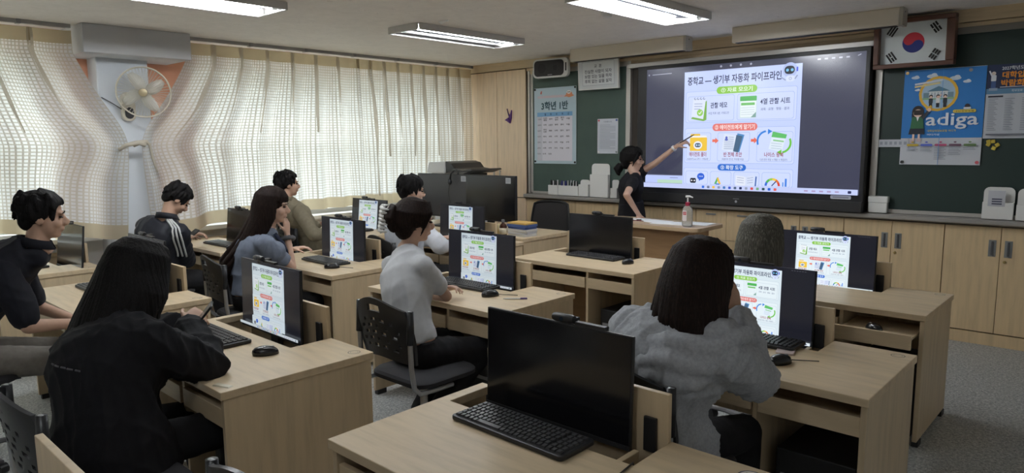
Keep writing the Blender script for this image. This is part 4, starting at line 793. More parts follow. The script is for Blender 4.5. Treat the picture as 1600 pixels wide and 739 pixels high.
b = MB().lathe(pf, n=20).build('bottle', M_GEL, t, True); b.scale = (1.15, .8, 1); MB().lathe([(.021, .183), (.021, .212), (.012, .215)], n=16).build('collar', mat('red_collar', (.38, .02, .06), .4), t, 40)
MB().tube([(0, 0, .215), (0, 0, .255)], .006, 8).tube([(-.018, 0, .262), (.02, 0, .264), (.048, 0, .256)], [.01, .009, .005], 8).build('pump', M_WHT, t, 40)
a = Art(); a.rect(-.028, .012, .05, .145, (226, 214, 214), .008); a.rect(-.024, .008, .105, .13, (206, 70, 80), .004); a.text('알로에', -.008, .118, .026, .012, (240, 236, 236), .01); link('label', a.mesh('label', M_PRINT), t, 0, (0, -.0355, 0), FRONT)
# ---------------------------------------------------------------- teacher's side desk behind the second column, its screens, books, bottle, chair
t = thing('side_desk', 'long maple side desk with the stack of books', 'desk', (-4.25, 4.80, 0)); L = 1.9; D_ = .72
MB().box(-L, 0, 0, D_, .70, .735).build('desktop', WH, t, bevel=.003)
for x in (-L + .02, -.03): MB().box(x, x + .02, .015, D_ - .01, 0, .70).build('side_panel', WV, t)
MB().box(-L + .04, -.03, .03, .05, .2, .70).build('front_panel', WV, t)
def big_monitor(xc, y, z, label, rz, m, w_=.78, h=.46):
    t = thing('large_monitor', label, 'monitor', (xc, y, z), rz, 'two large monitors on the side desk')
    MB().box(-w_ / 2, w_ / 2, 0, .03, .0, h).build('casing', M_BLK, t, bevel=.004); MB().box(-w_ / 2 + .008, w_ / 2 - .008, -.001, 0, .012, h - .008).build('screen', m, t)
    MB().box(-.04, .04, .03, .06, -.1, .2).build('neck', M_BLK, t); MB().prism(rrect(-.15, .15, -.06, .14, .03), -.105, -.09).build('base', M_BLK, t)
    a = Art(); a.rect(0, .07, 0, .055, (170, 172, 176)); [a.rect(.01, .06, .012 + i * .013, .017 + i * .013, (110, 112, 120)) for i in range(3)]; link('sticker', a.mesh('sticker', M_PRINT), t, 0, (w_ / 2 - .13, -.0015, h - .075), FRONT); return t
big_monitor(-5.58, 5.02, .84, 'left large monitor with a headset hanging on it', .06, mat('glinting_grey_screen', (.05, .05, .055), .3))
big_monitor(-4.93, 5.03, .84, 'right large black monitor with a white sticker', -.03, M_SCR_OFF)
t = thing('headset', 'black headset hanging over the left large monitor', 'headset', (-5.37, 5.0, 1.30)); MB().tube([(-.06, -.02, -.06), (-.055, -.015, .0), (-.02, 0, .04), (.03, 0, .04), (.06, -.015, .0)], .011, 8).build('band', M_BLK, t, True); MB().ball((-.06, -.025, -.08), (.02, .028, .032)).build('ear_cup', M_BLK, t, True); MB().tube([(-.06, -.03, -.1), (-.08, -.03, -.2), (-.05, -.03, -.3), (-.12, -.03, -.36), (-.15, -.02, -.42)], .003, 6).build('cable', M_BLK, t)
bk = [((.23, .16, .02), (.62, .62, .6), 'grey'), ((.23, .16, .025), (.5, .52, .56), 'grey'), ((.24, .17, .022), (.6, .6, .58), 'white'), ((.23, .16, .02), (.06, .1, .26), 'navy'), ((.24, .17, .025), (.07, .12, .3), 'blue'), ((.235, .165, .015), (.66, .42, .12), 'orange')]
zz = .736
for i, ((lx, ly, h), c, nm) in enumerate(bk):
    t = thing('book', ('lowest grey book in the stack on the side desk', 'second grey book from the bottom of the stack', 'white book in the middle of the stack', 'navy book above the white one in the stack', 'blue book just under the orange one', 'orange folder lying on top of the stack of books')[i], 'book', (-4.42, 4.98, zz), -.08 + .09 * ((i * 5) % 3), 'books stacked on the side desk')
    MB().box(-lx / 2, lx / 2, -ly / 2, ly / 2, 0, .002).box(-lx / 2, lx / 2, -ly / 2, ly / 2, h - .002, h).box(lx / 2 - .004, lx / 2, -ly / 2, ly / 2, .002, h - .002).box(-lx / 2, lx / 2, -ly / 2, -ly / 2 + .003, .002, h - (.002 if i > 2 else .012)).build('cover', mat('book_' + nm + str(i), c, .5), t); MB().box(-lx / 2 + .003, lx / 2 - .005, -ly / 2 + .004, ly / 2 - .004, .002, h - .002).build('pages', mat('book_pages', (.62, .6, .55), .8), t); zz += h + .0005
t = thing('brown_bottle', 'small brown glass bottle with a cream label', 'bottle', (-4.56, 4.86, .736)); MB().lathe([(.034, 0), (.036, .008), (.036, .09), (.03, .105), (.014, .118), (.014, .13)], n=18).build('glass', mat('brown_glass', (.05, .018, .01), .1), t, True); MB().lathe([(.016, .13), (.016, .152), (.014, .155)], n=14).build('cap', mat('cap_grey', (.12, .12, .13), .4), t, 40); MB().lathe([(.0365, .015), (.0365, .075)], n=18).build('label_band', mat('cream_label', (.6, .55, .42), .7), t, True)
t = thing('glass_cup', 'clear glass cup beside the brown bottle', 'cup', (-4.66, 4.90, .736)); MB().lathe([(.03, 0), (.034, .1), (.031, .1), (.028, .008)], n=18).build('cup', mat('cup_amber', (.6, .5, .3), .1), t, True)
t = thing('office_chair', 'black mesh-back office chair beside the podium', 'chair', (-5.02, 5.95, 0), .15)
MB().prism(rrect(-.24, .24, -.22, .22, .08), .43, .49).build('seat', MATS['seat_fabric'], t, bevel=.01)
vs = []; nu = 12; nz = 8
for th in (0, .02): vs += [((i / nu * 2 - 1) * (.25 - .03 * (j / nz) ** 3), .24 + .05 * (1 - abs(i / nu * 2 - 1) ** 2) * 0 - .04 * (i / nu * 2 - 1) ** 2 + .05 * j / nz + th, .50 + .45 * j / nz - .03 * abs(i / nu * 2 - 1) ** 4 * (j / nz)) for j in range(nz + 1) for i in range(nu + 1)]
n1 = nu + 1; o2 = n1 * (nz + 1); fs = [(j * n1 + i, j * n1 + i + 1, (j + 1) * n1 + i + 1, (j + 1) * n1 + i) for j in range(nz) for i in range(nu)]; fs += [tuple(q + o2 for q in f[::-1]) for f in fs]
bd = [(i, 0) for i in range(n1)] + [(nu, j) for j in range(1, nz + 1)] + [(i, nz) for i in range(nu - 1, -1, -1)] + [(0, j) for j in range(nz - 1, 0, -1)]; ids = [j * n1 + i for i, j in bd]
fs += [(ids[k], ids[(k + 1) % len(ids)], ids[(k + 1) % len(ids)] + o2, ids[k] + o2) for k in range(len(ids))]
MB().add(vs, fs).build('backrest', mat('mesh_back', (.03, .027, .028), .7), t, 40)
MB().tube([vs[i] for i in ids] + [vs[ids[0]]], .014, 8).build('back_frame', M_BLK, t, True)
for s in (-1, 1): MB().tube([(s * .27, .18, .42), (s * .29, .15, .62), (s * .28, -.05, .64), (s * .28, -.16, .63)], .016, 8).build('armrest', M_BLK, t, True)
MB().tube([(0, .1, .44), (0, .27, .46), (0, .29, .6)], .02, 8).build('back_bar', M_BLK, t, True)
D = cached('chair', chair_meshes); link('gas_column', D['column'], t); link('hub', D['hub'], t); link('seat_plate', D['seat_plate'], t)
for k in range(5): l = link('base_leg', D['base_leg'], t, 0, None, (0, 0, .3 + k * 2 * PI / 5)); link('caster', D['caster'], l)
# ---------------------------------------------------------------- printer in the corner
t = thing('copier', 'grey multifunction copier in the corner by the wardrobe', 'copier', (-6.15, 5.84, 0), -.0)
M_PRN = mat('copier_grey', (.5, .5, .5), .45); M_PRD = mat('copier_dark', (.03, .03, .032), .45)
MB().box(-.24, .26, -.24, .28, .06, 1.0).build('paper_cabinet', M_PRN, t, bevel=.01)
for k in range(3): MB().box(-.23, .25, -.25, -.24, .1 + k * .24, .32 + k * .24).build('paper_drawer', M_PRN, t, bevel=.005)
MB().box(-.25, .27, -.26, .28, 1.0, 1.17).build('engine', mat('copier_light', (.62, .62, .61), .4), t, bevel=.012)
MB().box(-.22, .16, -.2, .27, 1.17, 1.26).build('output_bay', M_PRD, t); MB().box(-.27, -.08, -.26, .28, 1.17, 1.27).build('scanner_arm', M_PRN, t, bevel=.01)
MB().hexa([(-.34, -.27, 1.27), (-.02, -.27, 1.27), (-.02, .28, 1.27), (-.34, .28, 1.27), (-.32, -.25, 1.40), (-.03, -.25, 1.41), (-.03, .27, 1.41), (-.32, .27, 1.40)]).build('document_feeder', M_PRN, t, bevel=.012)
MB().prism([(-.03, 1.27), (.27, 1.27), (.42, 1.31), (.40, 1.325), (.26, 1.31), (.12, 1.33), (.06, 1.39), (-.03, 1.41)], -.24, .26, 'y').build('feeder_tray', M_PRD, t, bevel=.004)
MB().hexa([(.05, -.36, 1.24), (.36, -.36, 1.24), (.36, -.24, 1.27), (.05, -.24, 1.27), (.05, -.37, 1.265), (.36, -.37, 1.265), (.36, -.24, 1.295), (.05, -.24, 1.295)]).build('control_panel', M_PRD, t, bevel=.004)
a = Art(); a.rect(0, .06, 0, .006, (60, 60, 64)); link('name_mark', a.mesh('name_mark', M_PRINT), t, 0, (.08, -.262, 1.1), FRONT)
# ---------------------------------------------------------------- wall fan
t = thing('wall_fan', 'cream wall fan on the pillar between the tied curtains', 'fan', (-6.72, 2.33, 1.84))
M_CRM = mat('fan_cream', (.62, .58, .48), .4); M_WIRE = mat('fan_wire', (.55, .53, .46), .4, .3)
MB().prism(rrect(-.055, .055, 0, .25, .05), 0, .05, 'x').build('base', M_CRM, t, bevel=.006); MB().prism(rrect(-.036, .036, .02, .12, .036), .05, .056, 'x').build('control_plate', M_BLK, t)
MB().tube([(.04, 0, .2), (.1, .01, .23), (.15, .03, .24)], [.035, .03, .035], 10).build('arm', M_CRM, t, True)
Hd = Matrix.Translation((.27, .05, .24)) @ Matrix.Rotation(-.45, 4, 'Z') @ Matrix.Rotation(.12, 4, 'Y')
def onhead(o): o.matrix_local = Hd; return o
onhead(MB().lathe([(.03, -.13), (.055, -.11), (.06, -.05), (.045, -.03)], n=18, ax='x').build('motor', M_CRM, t, True))
onhead(MB().tube([(0, .21 * math.cos(i * PI / 24), .21 * math.sin(i * PI / 24)) for i in range(49)], .007, 6).build('guard_ring', M_CRM, t, True))
g = MB()
for i in range(48):
    c, s = math.cos(i * PI / 24), math.sin(i * PI / 24)
    g.tube([(.055, .04 * c, .04 * s), (.05, .12 * c, .12 * s), (.025, .19 * c, .19 * s), (0, .21 * c, .21 * s)], .0013, 4, False); g.tube([(0, .21 * c, .21 * s), (-.05, .17 * c, .17 * s), (-.06, .06 * c, .06 * s)], .0013, 4, False)
o = onhead(g.build('guard_wires', M_WIRE, t)); o['kind'] = 'stuff'
onhead(MB().lathe([(.034, .052), (.034, .062), (.024, .066)], n=20, ax='x').build('badge', mat('fan_badge', (.42, .35, .22), .4, .3), t, 40)); onhead(MB().lathe([(.025, -.03), (.03, .02), (.02, .03)], n=16, ax='x').build('hub', M_CRM, t, True))
M_BLD = mat('fan_blade', (.75, .73, .66), .3); q = MATS['fan_blade'].node_tree.nodes['Principled BSDF']; q.inputs['Alpha'].default_value = .62
for k in range(4):
    vs = []; n = 8
    for i in range(n + 1):
        r = .02 + .165 * i / n; hw = .02 + .045 * math.sin(PI * min(1, i / n * .85 + .1)); 
        for sgn in (-1, 1):
            for th in (0, .003): a_ = k * PI / 2 + .3 + sgn * hw / max(r, .05) * .8 + .25 * i / n; vs.append((sgn * .014 + th, r * math.cos(a_), r * math.sin(a_)))
    fs = []
    for i in range(n):
        o0, o1 = i * 4, i * 4 + 4; fs += [(o0, o0 + 2, o1 + 2, o1), (o0 + 1, o1 + 1, o1 + 3, o0 + 3), (o0, o1, o1 + 1, o0 + 1), (o0 + 2, o0 + 3, o1 + 3, o1 + 2)]
    onhead(MB().add(vs, fs + [(0, 1, 3, 2), (n * 4, n * 4 + 2, n * 4 + 3, n * 4 + 1)]).build('blade', M_BLD, t, True))
MB().tube([(.03, -.05, .1), (.03, -.14, .16), (.005, -.2, .2)], .004, 6).build('cord', M_BLK, t)
# ---------------------------------------------------------------- small things on desks
t = thing('pen', 'white and purple ballpoint pen on the white t-shirt desk', 'pen', (-2.66, 2.93, DH + .006), .75); MB().tube([(-.07, 0, 0), (-.05, 0, 0), (.03, 0, 0)], [.002, .005, .005], 8).build('barrel', M_WHT, t); MB().tube([(.03, 0, 0), (.07, 0, 0)], .005, 8).build('cap', mat('pen_purple', (.12, .08, .25), .4), t)
t = thing('phone', 'pink phone lying beside the mouse on the grey hoodie desk', 'phone', (-1.10, 2.955, DH + .0005), .25); MB().prism(rrect(-.037, .037, -.075, .075, .01), 0, .008).build('body', mat('phone_pink', (.55, .45, .44), .3), t, bevel=.002); MB().prism(rrect(.005, .032, .04, .07, .006), .008, .01).build('camera_bump', mat('phone_bump', (.4, .32, .32), .3), t)
t = thing('tissue_pack', 'small clear film scrap at the corner of the black hoodie desk', 'scrap', (-2.52, 1.13, DH + .0005), .4); MB().hexa([(-.04, -.012, 0), (.04, -.014, 0), (.042, .012, 0), (-.038, .014, 0), (-.035, -.008, .005), (.035, -.01, .003), (.036, .008, .004), (-.03, .01, .006)]).build('film', mat('film_scrap', (.6, .55, .42), .3), t)
# ================================================================ people
CM = Matrix(((.7387, -.0830, .6689, 0), (.6740, .1044, -.7313, 0), (-.0091, .9911, .1330, 1.62), (0, 0, 0, 1)))     # the photographer's spot, fixed in the room
def px(x, y, D):
    """a point of the room seen at photo pixel x, y, D metres from the photographer's spot"""
    return CM @ Vector(((x - 800) / 1090 * D, -(y - 369.5) / 1090 * D, -D))
V = Vector
def remesh(mb, name, m, voxel, smooth=4, fold=None, base=(0, 0, 0), dec=None):
    me = mb.mesh(name, m); o = bpy.data.objects.new('tmp', me); COL.objects.link(o)
    r = o.modifiers.new('r', 'REMESH'); r.mode = 'VOXEL'; r.voxel_size = voxel; r.use_smooth_shade = True
    if smooth: s = o.modifiers.new('s', 'SMOOTH'); s.factor = .5; s.iterations = smooth
    if dec: d = o.modifiers.new('d', 'DECIMATE'); d.ratio = dec
    dg = bpy.context.evaluated_depsgraph_get(); out = bpy.data.meshes.new_from_object(o.evaluated_get(dg))
    bpy.data.objects.remove(o); bpy.data.meshes.remove(me); out.name = name
    if not out.materials: out.materials.append(m)
    n = len(out.vertices); co = np.empty(n * 3, 'f'); out.vertices.foreach_get('co', co); co = co.reshape(-1, 3)
    if fold:
        no = np.empty(n * 3, 'f'); out.vertex_normals.foreach_get('vector', no); no = no.reshape(-1, 3); co = co + no * fold(co)[:, None]
    co = co - np.array(base, 'f'); out.vertices.foreach_set('co', co.astype('f').ravel()); out.shade_smooth(); out.update(); return out
def folds(amp, fx=9., seed=0, aniso=(1, 1, .55)):
    """cheap cloth folds: warped sines, vectorised"""
    rs = np.random.RandomState(seed); K = [(rs.normal(size=3), rs.uniform(0, 6), rs.normal(size=3), rs.uniform(0, 6)) for _ in range(5)]
    def f(co):
        p = co * np.array(aniso) * fx; t = 0
        for i, (k, a, k2, a2) in enumerate(K):
            w_ = np.sin(p @ k2 * .8 + a2); q = np.sin(p @ k * (1 + .5 * i) + a + 1.3 * w_); t = t + ((1 - np.abs(q)) ** 2.5 * 2.0 - .5) / (1 + .35 * i)
        return amp * t / 2.2
    return f
def strands(amp, f=160., dirv=(0, 0, 1), seed=0, centre=None):
    rs = np.random.RandomState(seed)
    def g(co):
        c = centre if centre is not None else co.mean(0); a = np.arctan2(co[:, 0] - c[0], co[:, 1] - c[1]); z = co[:, 2]
        return amp * (.4 * np.sin(a * 31 + 2 * np.sin(z * 9)) + .6 * np.sin(a * 67 + 2.3 * np.sin(z * 13 + 1)) + .6 * np.sin(a * 110 + z * 12))
    return g
def skinmat(name, c): return mat(name, c, .5, spec=.35, build=noise_col(14, [(.3, sc3(c, .9)), (.7, sc3(c, 1.06))], 3))
def cloth(name, c, var=.12, rough=.85, scale=30, bump=.12): return mat(name, c, rough, spec=.25, build=noise_col(scale, [(.3, sc3(c, 1 - var)), (.7, sc3(c, 1 + var))], 6, bump))
def hairmat(name, c, c2=None):
    def f(nt, b):
        v = coords(nt, (110, 110, 4)); n = nt.nodes.new('ShaderNodeTexNoise'); n.inputs['Scale'].default_value = 2.4; n.inputs['Detail'].default_value = 4; nt.links.new(v, n.inputs[0])
        r = ramp(nt, n.outputs[0], [(.32, sc3(c, .6)), (.55, c), (.75, c2 or sc3(c, 1.7))]); nt.links.new(r.outputs[0], b.inputs['Base Color'])
        bp = nt.nodes.new('ShaderNodeBump'); bp.inputs['Strength'].default_value = .5; bp.inputs['Distance'].default_value = .004; nt.links.new(n.outputs[0], bp.inputs['Height']); nt.links.new(bp.outputs[0], b.inputs['Normal'])
    return mat(name, c, .62, spec=.13, build=f)
SKIN = skinmat('skin', (.50, .31, .22)); SKIN2 = skinmat('skin_light', (.56, .36, .27))
HAIR = hairmat('black_hair', (.008, .007, .0072)); HAIRB = hairmat('dark_brown_hair', (.014, .008, .0065), (.035, .018, .012)); HAIRG = hairmat('grey_hair', (.11, .105, .09), (.33, .31, .27))
def xform(mb, T):
    mb.v = [tuple(T @ V(p)) for p in mb.v]; return mb
def loft(mb, rings, n=20, p=2.3):
    vs = []
    for c, r, f in rings:
        for j in range(n):
            t = 2 * PI * j / n; ct, st = math.cos(t), math.sin(t); a = math.copysign(abs(ct) ** (2 / p), ct); b = math.copysign(abs(st) ** (2 / p), st); vs.append(c + r * a + f * b)
    k = len(rings); fs = [(i * n + j, i * n + (j + 1) % n, (i + 1) * n + (j + 1) % n, (i + 1) * n + j) for i in range(k - 1) for j in range(n)]
    mb.add(vs, fs + [tuple(range(n))[::-1], tuple(range((k - 1) * n, k * n))])
def cap(mb, a, b, ra, rb, n=14):
    a, b = V(a), V(b); d = (b - a); L = d.length or 1e-4; d /= L
    pts = [a - d * ra * .85, a - d * ra * .5, a, a + d * L * .33, a + d * L * .66, b, b + d * rb * .5, b + d * rb * .85]
    mid = lambda t: ra + (rb - ra) * t
    mb.tube(pts, [ra * .5, ra * .87, ra, mid(.33), mid(.66), rb, rb * .87, rb * .5], n)
def ik(S, W, l1, l2, hint):
    S, W, hint = V(S), V(W), V(hint); d = W - S; L = min(d.length, (l1 + l2) * .995); u = d.normalized(); W = S + u * L
    a = (l1 * l1 - l2 * l2 + L * L) / (2 * L); h = math.sqrt(max(l1 * l1 - a * a, 0)); q = hint - S; q = q - u * q.dot(u)
    q = q.normalized() if q.length > 1e-4 else V((0, 0, -1)); return S + u * a + q * h, W
def hand(mb, W, d, nrm, side, curl=.5, spread=.12, k=1., thumb=.5):
    """palm, four unequal fingers with knuckle bends and a thumb off the side of the palm. d = pointing direction, nrm = back of hand"""
    d = V(d).normalized(); nrm = V(nrm); nrm = (nrm - d * nrm.dot(d)).normalized(); s = d.cross(nrm).normalized() * side      # s points to the thumb
    W = V(W); rings = []
    for t, hw, th in ((-.012, .024, .019), (.02, .033, .017), (.05, .040, .016), (.082, .040, .014), (.094, .036, .011)): rings.append((W + d * t * k, s * hw * k, nrm * th * k))
    loft(mb, rings, 14, 2.6)
    for i, (off, L) in enumerate(((.029, .072), (.0095, .08), (-.0105, .074), (-.029, .058))):
        p = W + d * .088 * k + s * off * k; dd = (d + s * (off / .03) * spread).normalized(); c = curl[i] if hasattr(curl, '__len__') else curl; ax = s; r = .0088 * k - .0004 * i
        for seg, fr in enumerate((.44, .31, .25)):
            dd = Matrix.Rotation(-c * (.7, 1.0, .6)[seg] * side, 3, ax) @ dd; q = p + dd * L * fr * k; cap(mb, p, q, r, r * .92, 8); p = q; r *= .92
    p = W + d * .02 * k + s * .026 * k; dd = (d * .75 + s * .75 - nrm * .25).normalized(); r = .0115 * k
    for seg, L in enumerate((.042, .032, .024)):
        q = p + dd * L * k; cap(mb, p, q, r, r * .9, 8); p = q; r *= .9; dd = (dd + d * .25 - nrm * thumb * .5 - s * .15).normalized()
def head_T(Hp, yaw, pitch, roll): return Matrix.Translation(Hp) @ Matrix.Rotation(yaw, 4, 'Z') @ Matrix.Rotation(-pitch, 4, 'X') @ Matrix.Rotation(roll, 4, 'Y')
def face(mb, T, fem):
    h = MB(); j = .92 if fem else 1.
    h.ball((0, -.012, .035), (.075, .096, .084), 18, 12); h.ball((0, .028, -.03), (.062 * j, .063, .083), 18, 12); h.ball((0, .055, -.088), (.030 * j, .030, .022)); h.ball((0, .02, -.07), (.05 * j, .05, .04))
    for s in (-1, 1):
        h.ball((s * .034, .062, -.03), (.026, .026, .026)); h.ball((s * .03, .083, .024), (.022, .010, .007)); h.ball((s * .074, -.006, -.008), (.010, .021, .031)); h.ball((s * .078, .004, -.008), (.007, .010, .026)); h.ball((s * .011, .1, -.03), (.009, .009, .008))
    h.tube([(0, .083, .02), (0, .098, -.004), (0, .112, -.024), (0, .106, -.034), (0, .09, -.04)], [.008, .009, .0125, .011, .006], 10)
    h.ball((0, .089, -.057), (.021, .011, .0055)); h.ball((0, .087, -.067), (.018, .011, .006))
    xform(h, T); mb.add(h.v, h.f)
def hair_geo(kind, T, rnd, length=.4, drift=(0, -.05), sides=1.0, op=.62):
    h = MB(); 
    if kind in ('short', 'fringe', 'crop'):
        h.ball((0, -.024, .042), (.083, .097, .092), 18, 12); h.ball((0, -.062, -.024), (.062, .044, .052)); 
        for s in (-1, 1): h.ball((s * .07, -.02, .02), (.018, .05, .045))
        n = 26 if kind != 'crop' else 14
        for i in range(n):
            x = (i / (n - 1) * 2 - 1) * .072; z0 = .125 - abs(x) * .35; e = rnd.uniform(-.006, .008); dn = .03 if kind == 'fringe' else .0
            h.tube([(x * .5, -.02, z0 + .012), (x * .85, .04, z0 - .006), (x * 1.02, .083 - abs(x) * .5, z0 - .04 + e), (x * 1.05 + rnd.uniform(-.01, .01), .094 - abs(x) * .55, z0 - .055 - dn * .6 + e)], [.014, .016, .012, .004], 6)
        for i in range(60):
            a = rnd.uniform(-2.6, 2.6) + PI; z = rnd.uniform(-.02, .1); r = math.sqrt(max(.02, 1 - ((z - .042) / .095) ** 2)); x, y = math.sin(a) * .088 * r, math.cos(a) * .1 * r - .024
            h.tube([(x * .85, y * .85, z + .03), (x * 1.0, y * 1.0, z + .005), (x * 1.07, y * 1.06, z - .025)], [.012, .012, .003], 5)
    else:
        h.ball((0, -.022, .04), (.092, .104, .097), 20, 14); h.ball((0, -.06, -.03), (.078, .055, .075))
        if kind in ('bun', 'claw'):
            for i in range(30):
                a = .75 + (2 * PI - 1.5) * i / 29; x, y = math.sin(a), math.cos(a); h.tube([(x * .06, y * .06 + .01, .12), (x * .094, y * .1 - .02, .055), (x * .085, y * .09 - .03, -.01), (x * .04, -.085, -.055)], [.012, .014, .013, .01], 6)
            for s in (-1, 1): h.tube([(s * .03, .06, .115), (s * .075, .06, .06), (s * .085, .03, -.01), (s * .08, .01, -.07)], [.012, .014, .01, .004], 6)
        if kind == 'bun':
            for i in range(16): a = i * .9; h.tube([(.03 * math.cos(a), -.11 + .02 * math.sin(a), -.05), (.05 * math.cos(a + .6), -.135 + .03 * math.sin(a), -.10), (.04 * math.cos(a + 1.2), -.13, -.15), (.02 * math.cos(a + 2), -.12, -.17)], [.016, .022, .018, .006], 6)
            for i in range(10): x = -.06 + i * .0135; h.tube([(x * .6, .03, .125), (x, .085, .085), (x * 1.2 + .015, .096, .045)], [.012, .013, .005], 6)
        if kind == 'claw':
            h.ball((0, -.12, .01), (.045, .045, .075)); 
            for i in range(12): a = i * .55; h.tube([(.03 * math.cos(a), -.12, -.06), (.04 * math.cos(a), -.15 + .02 * math.sin(a), .02), (.03 * math.cos(a), -.13, .09)], [.012, .016, .006], 6)
        if kind in ('long', 'bob'):
            n = 64
            for i in range(n):
                a = (op + (2 * PI - 2 * op) * i / (n - 1)); x, y = math.sin(a), math.cos(a); Ln = length * (1 + rnd.uniform(-.16, .08)); back = max(0, -y); q = rnd.uniform(-.02, .02); sd = 1 - .4 * max(0, y)
                pts = [(x * .02, y * .02 - .01, .136), (x * .062, y * .066 - .014, .118), (x * .092, y * .098 - .018, .075), (x * .104, y * .11 - .02, .0), (x * .108 * sides, y * .112 - .022, -.07)]
                if kind == 'bob': pts += [(x * .112, y * .115 - .022, -.12), (x * .098 + q, y * .1 - .02, -Ln)]
                else:
                    dx, dy = drift; pts += [(x * .108 * sides + q + dx * .3, y * .105 - .03 + dy * .4, -.07 - (Ln - .07) * .4), (x * .1 * sides + q * 2 + dx * .8, y * .09 - .035 + dy, -.07 - (Ln - .07) * .75), (x * .085 * sides + q * 3 + dx, y * .07 - .035 + dy * 1.1, -Ln)]
                k = len(pts); h.tube(pts, [.010, .014, .018, .02] + [.021] * (k - 6) + [.016, .006], 6)
            for i in range(22):
                x = (i / 21 * 2 - 1) * .075; e = rnd.uniform(-.006, .006)
                if kind == 'long' or kind == 'bob': h.tube([(x * .3, .0, .135), (x * .8, .065 - abs(x) * .25, .105), (x * 1.02, .092 - abs(x) * .5, .07), (x * 1.12, .098 - abs(x) * .6, .04 + e)], [.012, .015, .012, .005], 6)
    return xform(h, T)
PEOPLE = {}
def person(label, hip, Hp, yaw=0, head=(0, 0, 0), syaw=None, fem=False, skin=SKIN, top=None, top_e=.014, sleeve=1., pants=None, hair=('short', HAIR), arms=None, hands=None,
           seated=True, knees=None, feet=None, shoe=None, long_top=0., shoulder=None, seed=1, skirt=False, foldamp=.006, bulk=1., voxel=.0062, arm_k=1., nb_off=(0, 0, 0)):
    rnd = random.Random(seed); hip = V(hip); Hp = V(Hp); syaw = yaw if syaw is None else syaw
    t = thing('person', label, 'person', (hip.x, hip.y, 0)); base = V((hip.x, hip.y, 0))
    T = head_T(Hp, *head); body, shirt = MB(), MB(); up = V((0, 0, 1))
    R_ = lambda a: V((math.cos(a), math.sin(a), 0)); F_ = lambda a: V((-math.sin(a), math.cos(a), 0))
    back = (T.to_3x3() @ V((0, -.03, -.17))); nb = Hp + V((back.x * .55, back.y * .55, -.165)); nb -= F_(syaw) * .02; nb += V(nb_off)
    ctrl = hip + up * (nb.z - hip.z) * .55 - F_(yaw) * .05; sp = lambda s: hip * (1 - s) ** 2 + ctrl * 2 * s * (1 - s) + nb * s * s
    SW = shoulder or (.163 if fem else .188)
    prof = [(-.08, .13, .10), (.0, .168, .118), (.12, .165, .115), (.3, .138, .098), (.42, .135, .098), (.58, .148, .108), (.74, .158, .108), (.86, SW * .86, .088), (.94, SW * .62, .07), (1., .07, .06), (1.06, .056, .056)]
    if fem: prof = [(s, a * .93, b * .95 + (.012 if .5 < s < .8 else 0)) for s, a, b in prof]
    def rings(e, s0, s1, k=1.):
        o = []
        for s, a, b in prof:
            if s < s0 - 1e-6 or s > s1 + 1e-6: continue
            c = sp(max(s, 0)) + (up * s * .4 if s < 0 else V((0, 0, 0))); tg = (sp(min(s + .05, 1.06)) - sp(max(s - .05, 0))).normalized() if s > 0 else up
            y_ = yaw + (syaw - yaw) * min(max(s, 0), 1); r = R_(y_); r = (r - tg * r.dot(tg)).normalized(); f = tg.cross(r).normalized(); o.append((c, r * (a * k + e), f * (b * k + e)))
        return o
    loft(body, rings(0, -.1, 1.1)); cap(body, nb - up * .03, T @ V((0, -.012, -.05)), .056 if not fem else .048, .052 if not fem else .045); face(body, T, fem)
    tgn = (nb - sp(.8)).normalized(); sr = R_(syaw); sr = (sr - tgn * sr.dot(tgn) * .3).normalized(); arms = arms or {}; hands = hands or {}
    for sd, sg in (('L', -1), ('R', 1)):
        S = sp(.845) + sr * sg * SW; wrist, hint = arms.get(sd, (S + F_(yaw) * .3 + V((0, 0, -.35)) + sr * sg * .02, S + V((0, 0, -.4)) + sr * sg * .25 - F_(yaw) * .1)); l1, l2 = [q * arm_k for q in ((.27, .235) if fem else (.29, .255))]
        E, W = ik(S, wrist, l1, l2, hint); cap(body, S, E, .048 if not fem else .042, .036 if not fem else .032); cap(body, E, W, .037 if not fem else .032, .025 if not fem else .022)
        body.ball(tuple(S), (.05, .05, .05)) ; hd = hands.get(sd, {}); dr = hd.get('d') or (W - E); hand(body, W + (W - E).normalized() * .015, dr, hd.get('n', up), hd.get('side', -sg), hd.get('curl', .45), k=.92 if fem else 1., thumb=hd.get('thumb', .5))
        se = top_e * .85 + .004; sb = .05 + top_e * .6
        shirt.ball(tuple(S), (sb, sb, sb))
        if sleeve <= 1: Q = S + (E - S) * sleeve; cap(shirt, S, Q, .05 + se, (.047 if not fem else .042) + se * 1.1); 
        else: cap(shirt, S, E, .05 + se, .042 + se); Wc = E + (W - E) * min(sleeve - 1, .97); cap(shirt, E, Wc, .043 + se, .03 + se * .9)
        PEOPLE.setdefault(label, {})[sd] = (S, E, W)
    loft(shirt, rings(top_e, -.08 if long_top else .02, 1.0, bulk))
    if long_top: r0 = rings(top_e, .0, .02, bulk)[0]; loft(shirt, [(r0[0] - up * long_top, r0[1] * 1.02, r0[2] * 1.02), (r0[0] - up * long_top * .5, r0[1] * 1.06, r0[2] * 1.06), r0])
    cap(shirt, nb - up * .035 - sr * .05, nb - up * .035 + sr * .05, .055 + top_e * .5, .055 + top_e * .5)
    # legs
    tr = MB()
    loft(tr, rings(.012, -.1, .14))
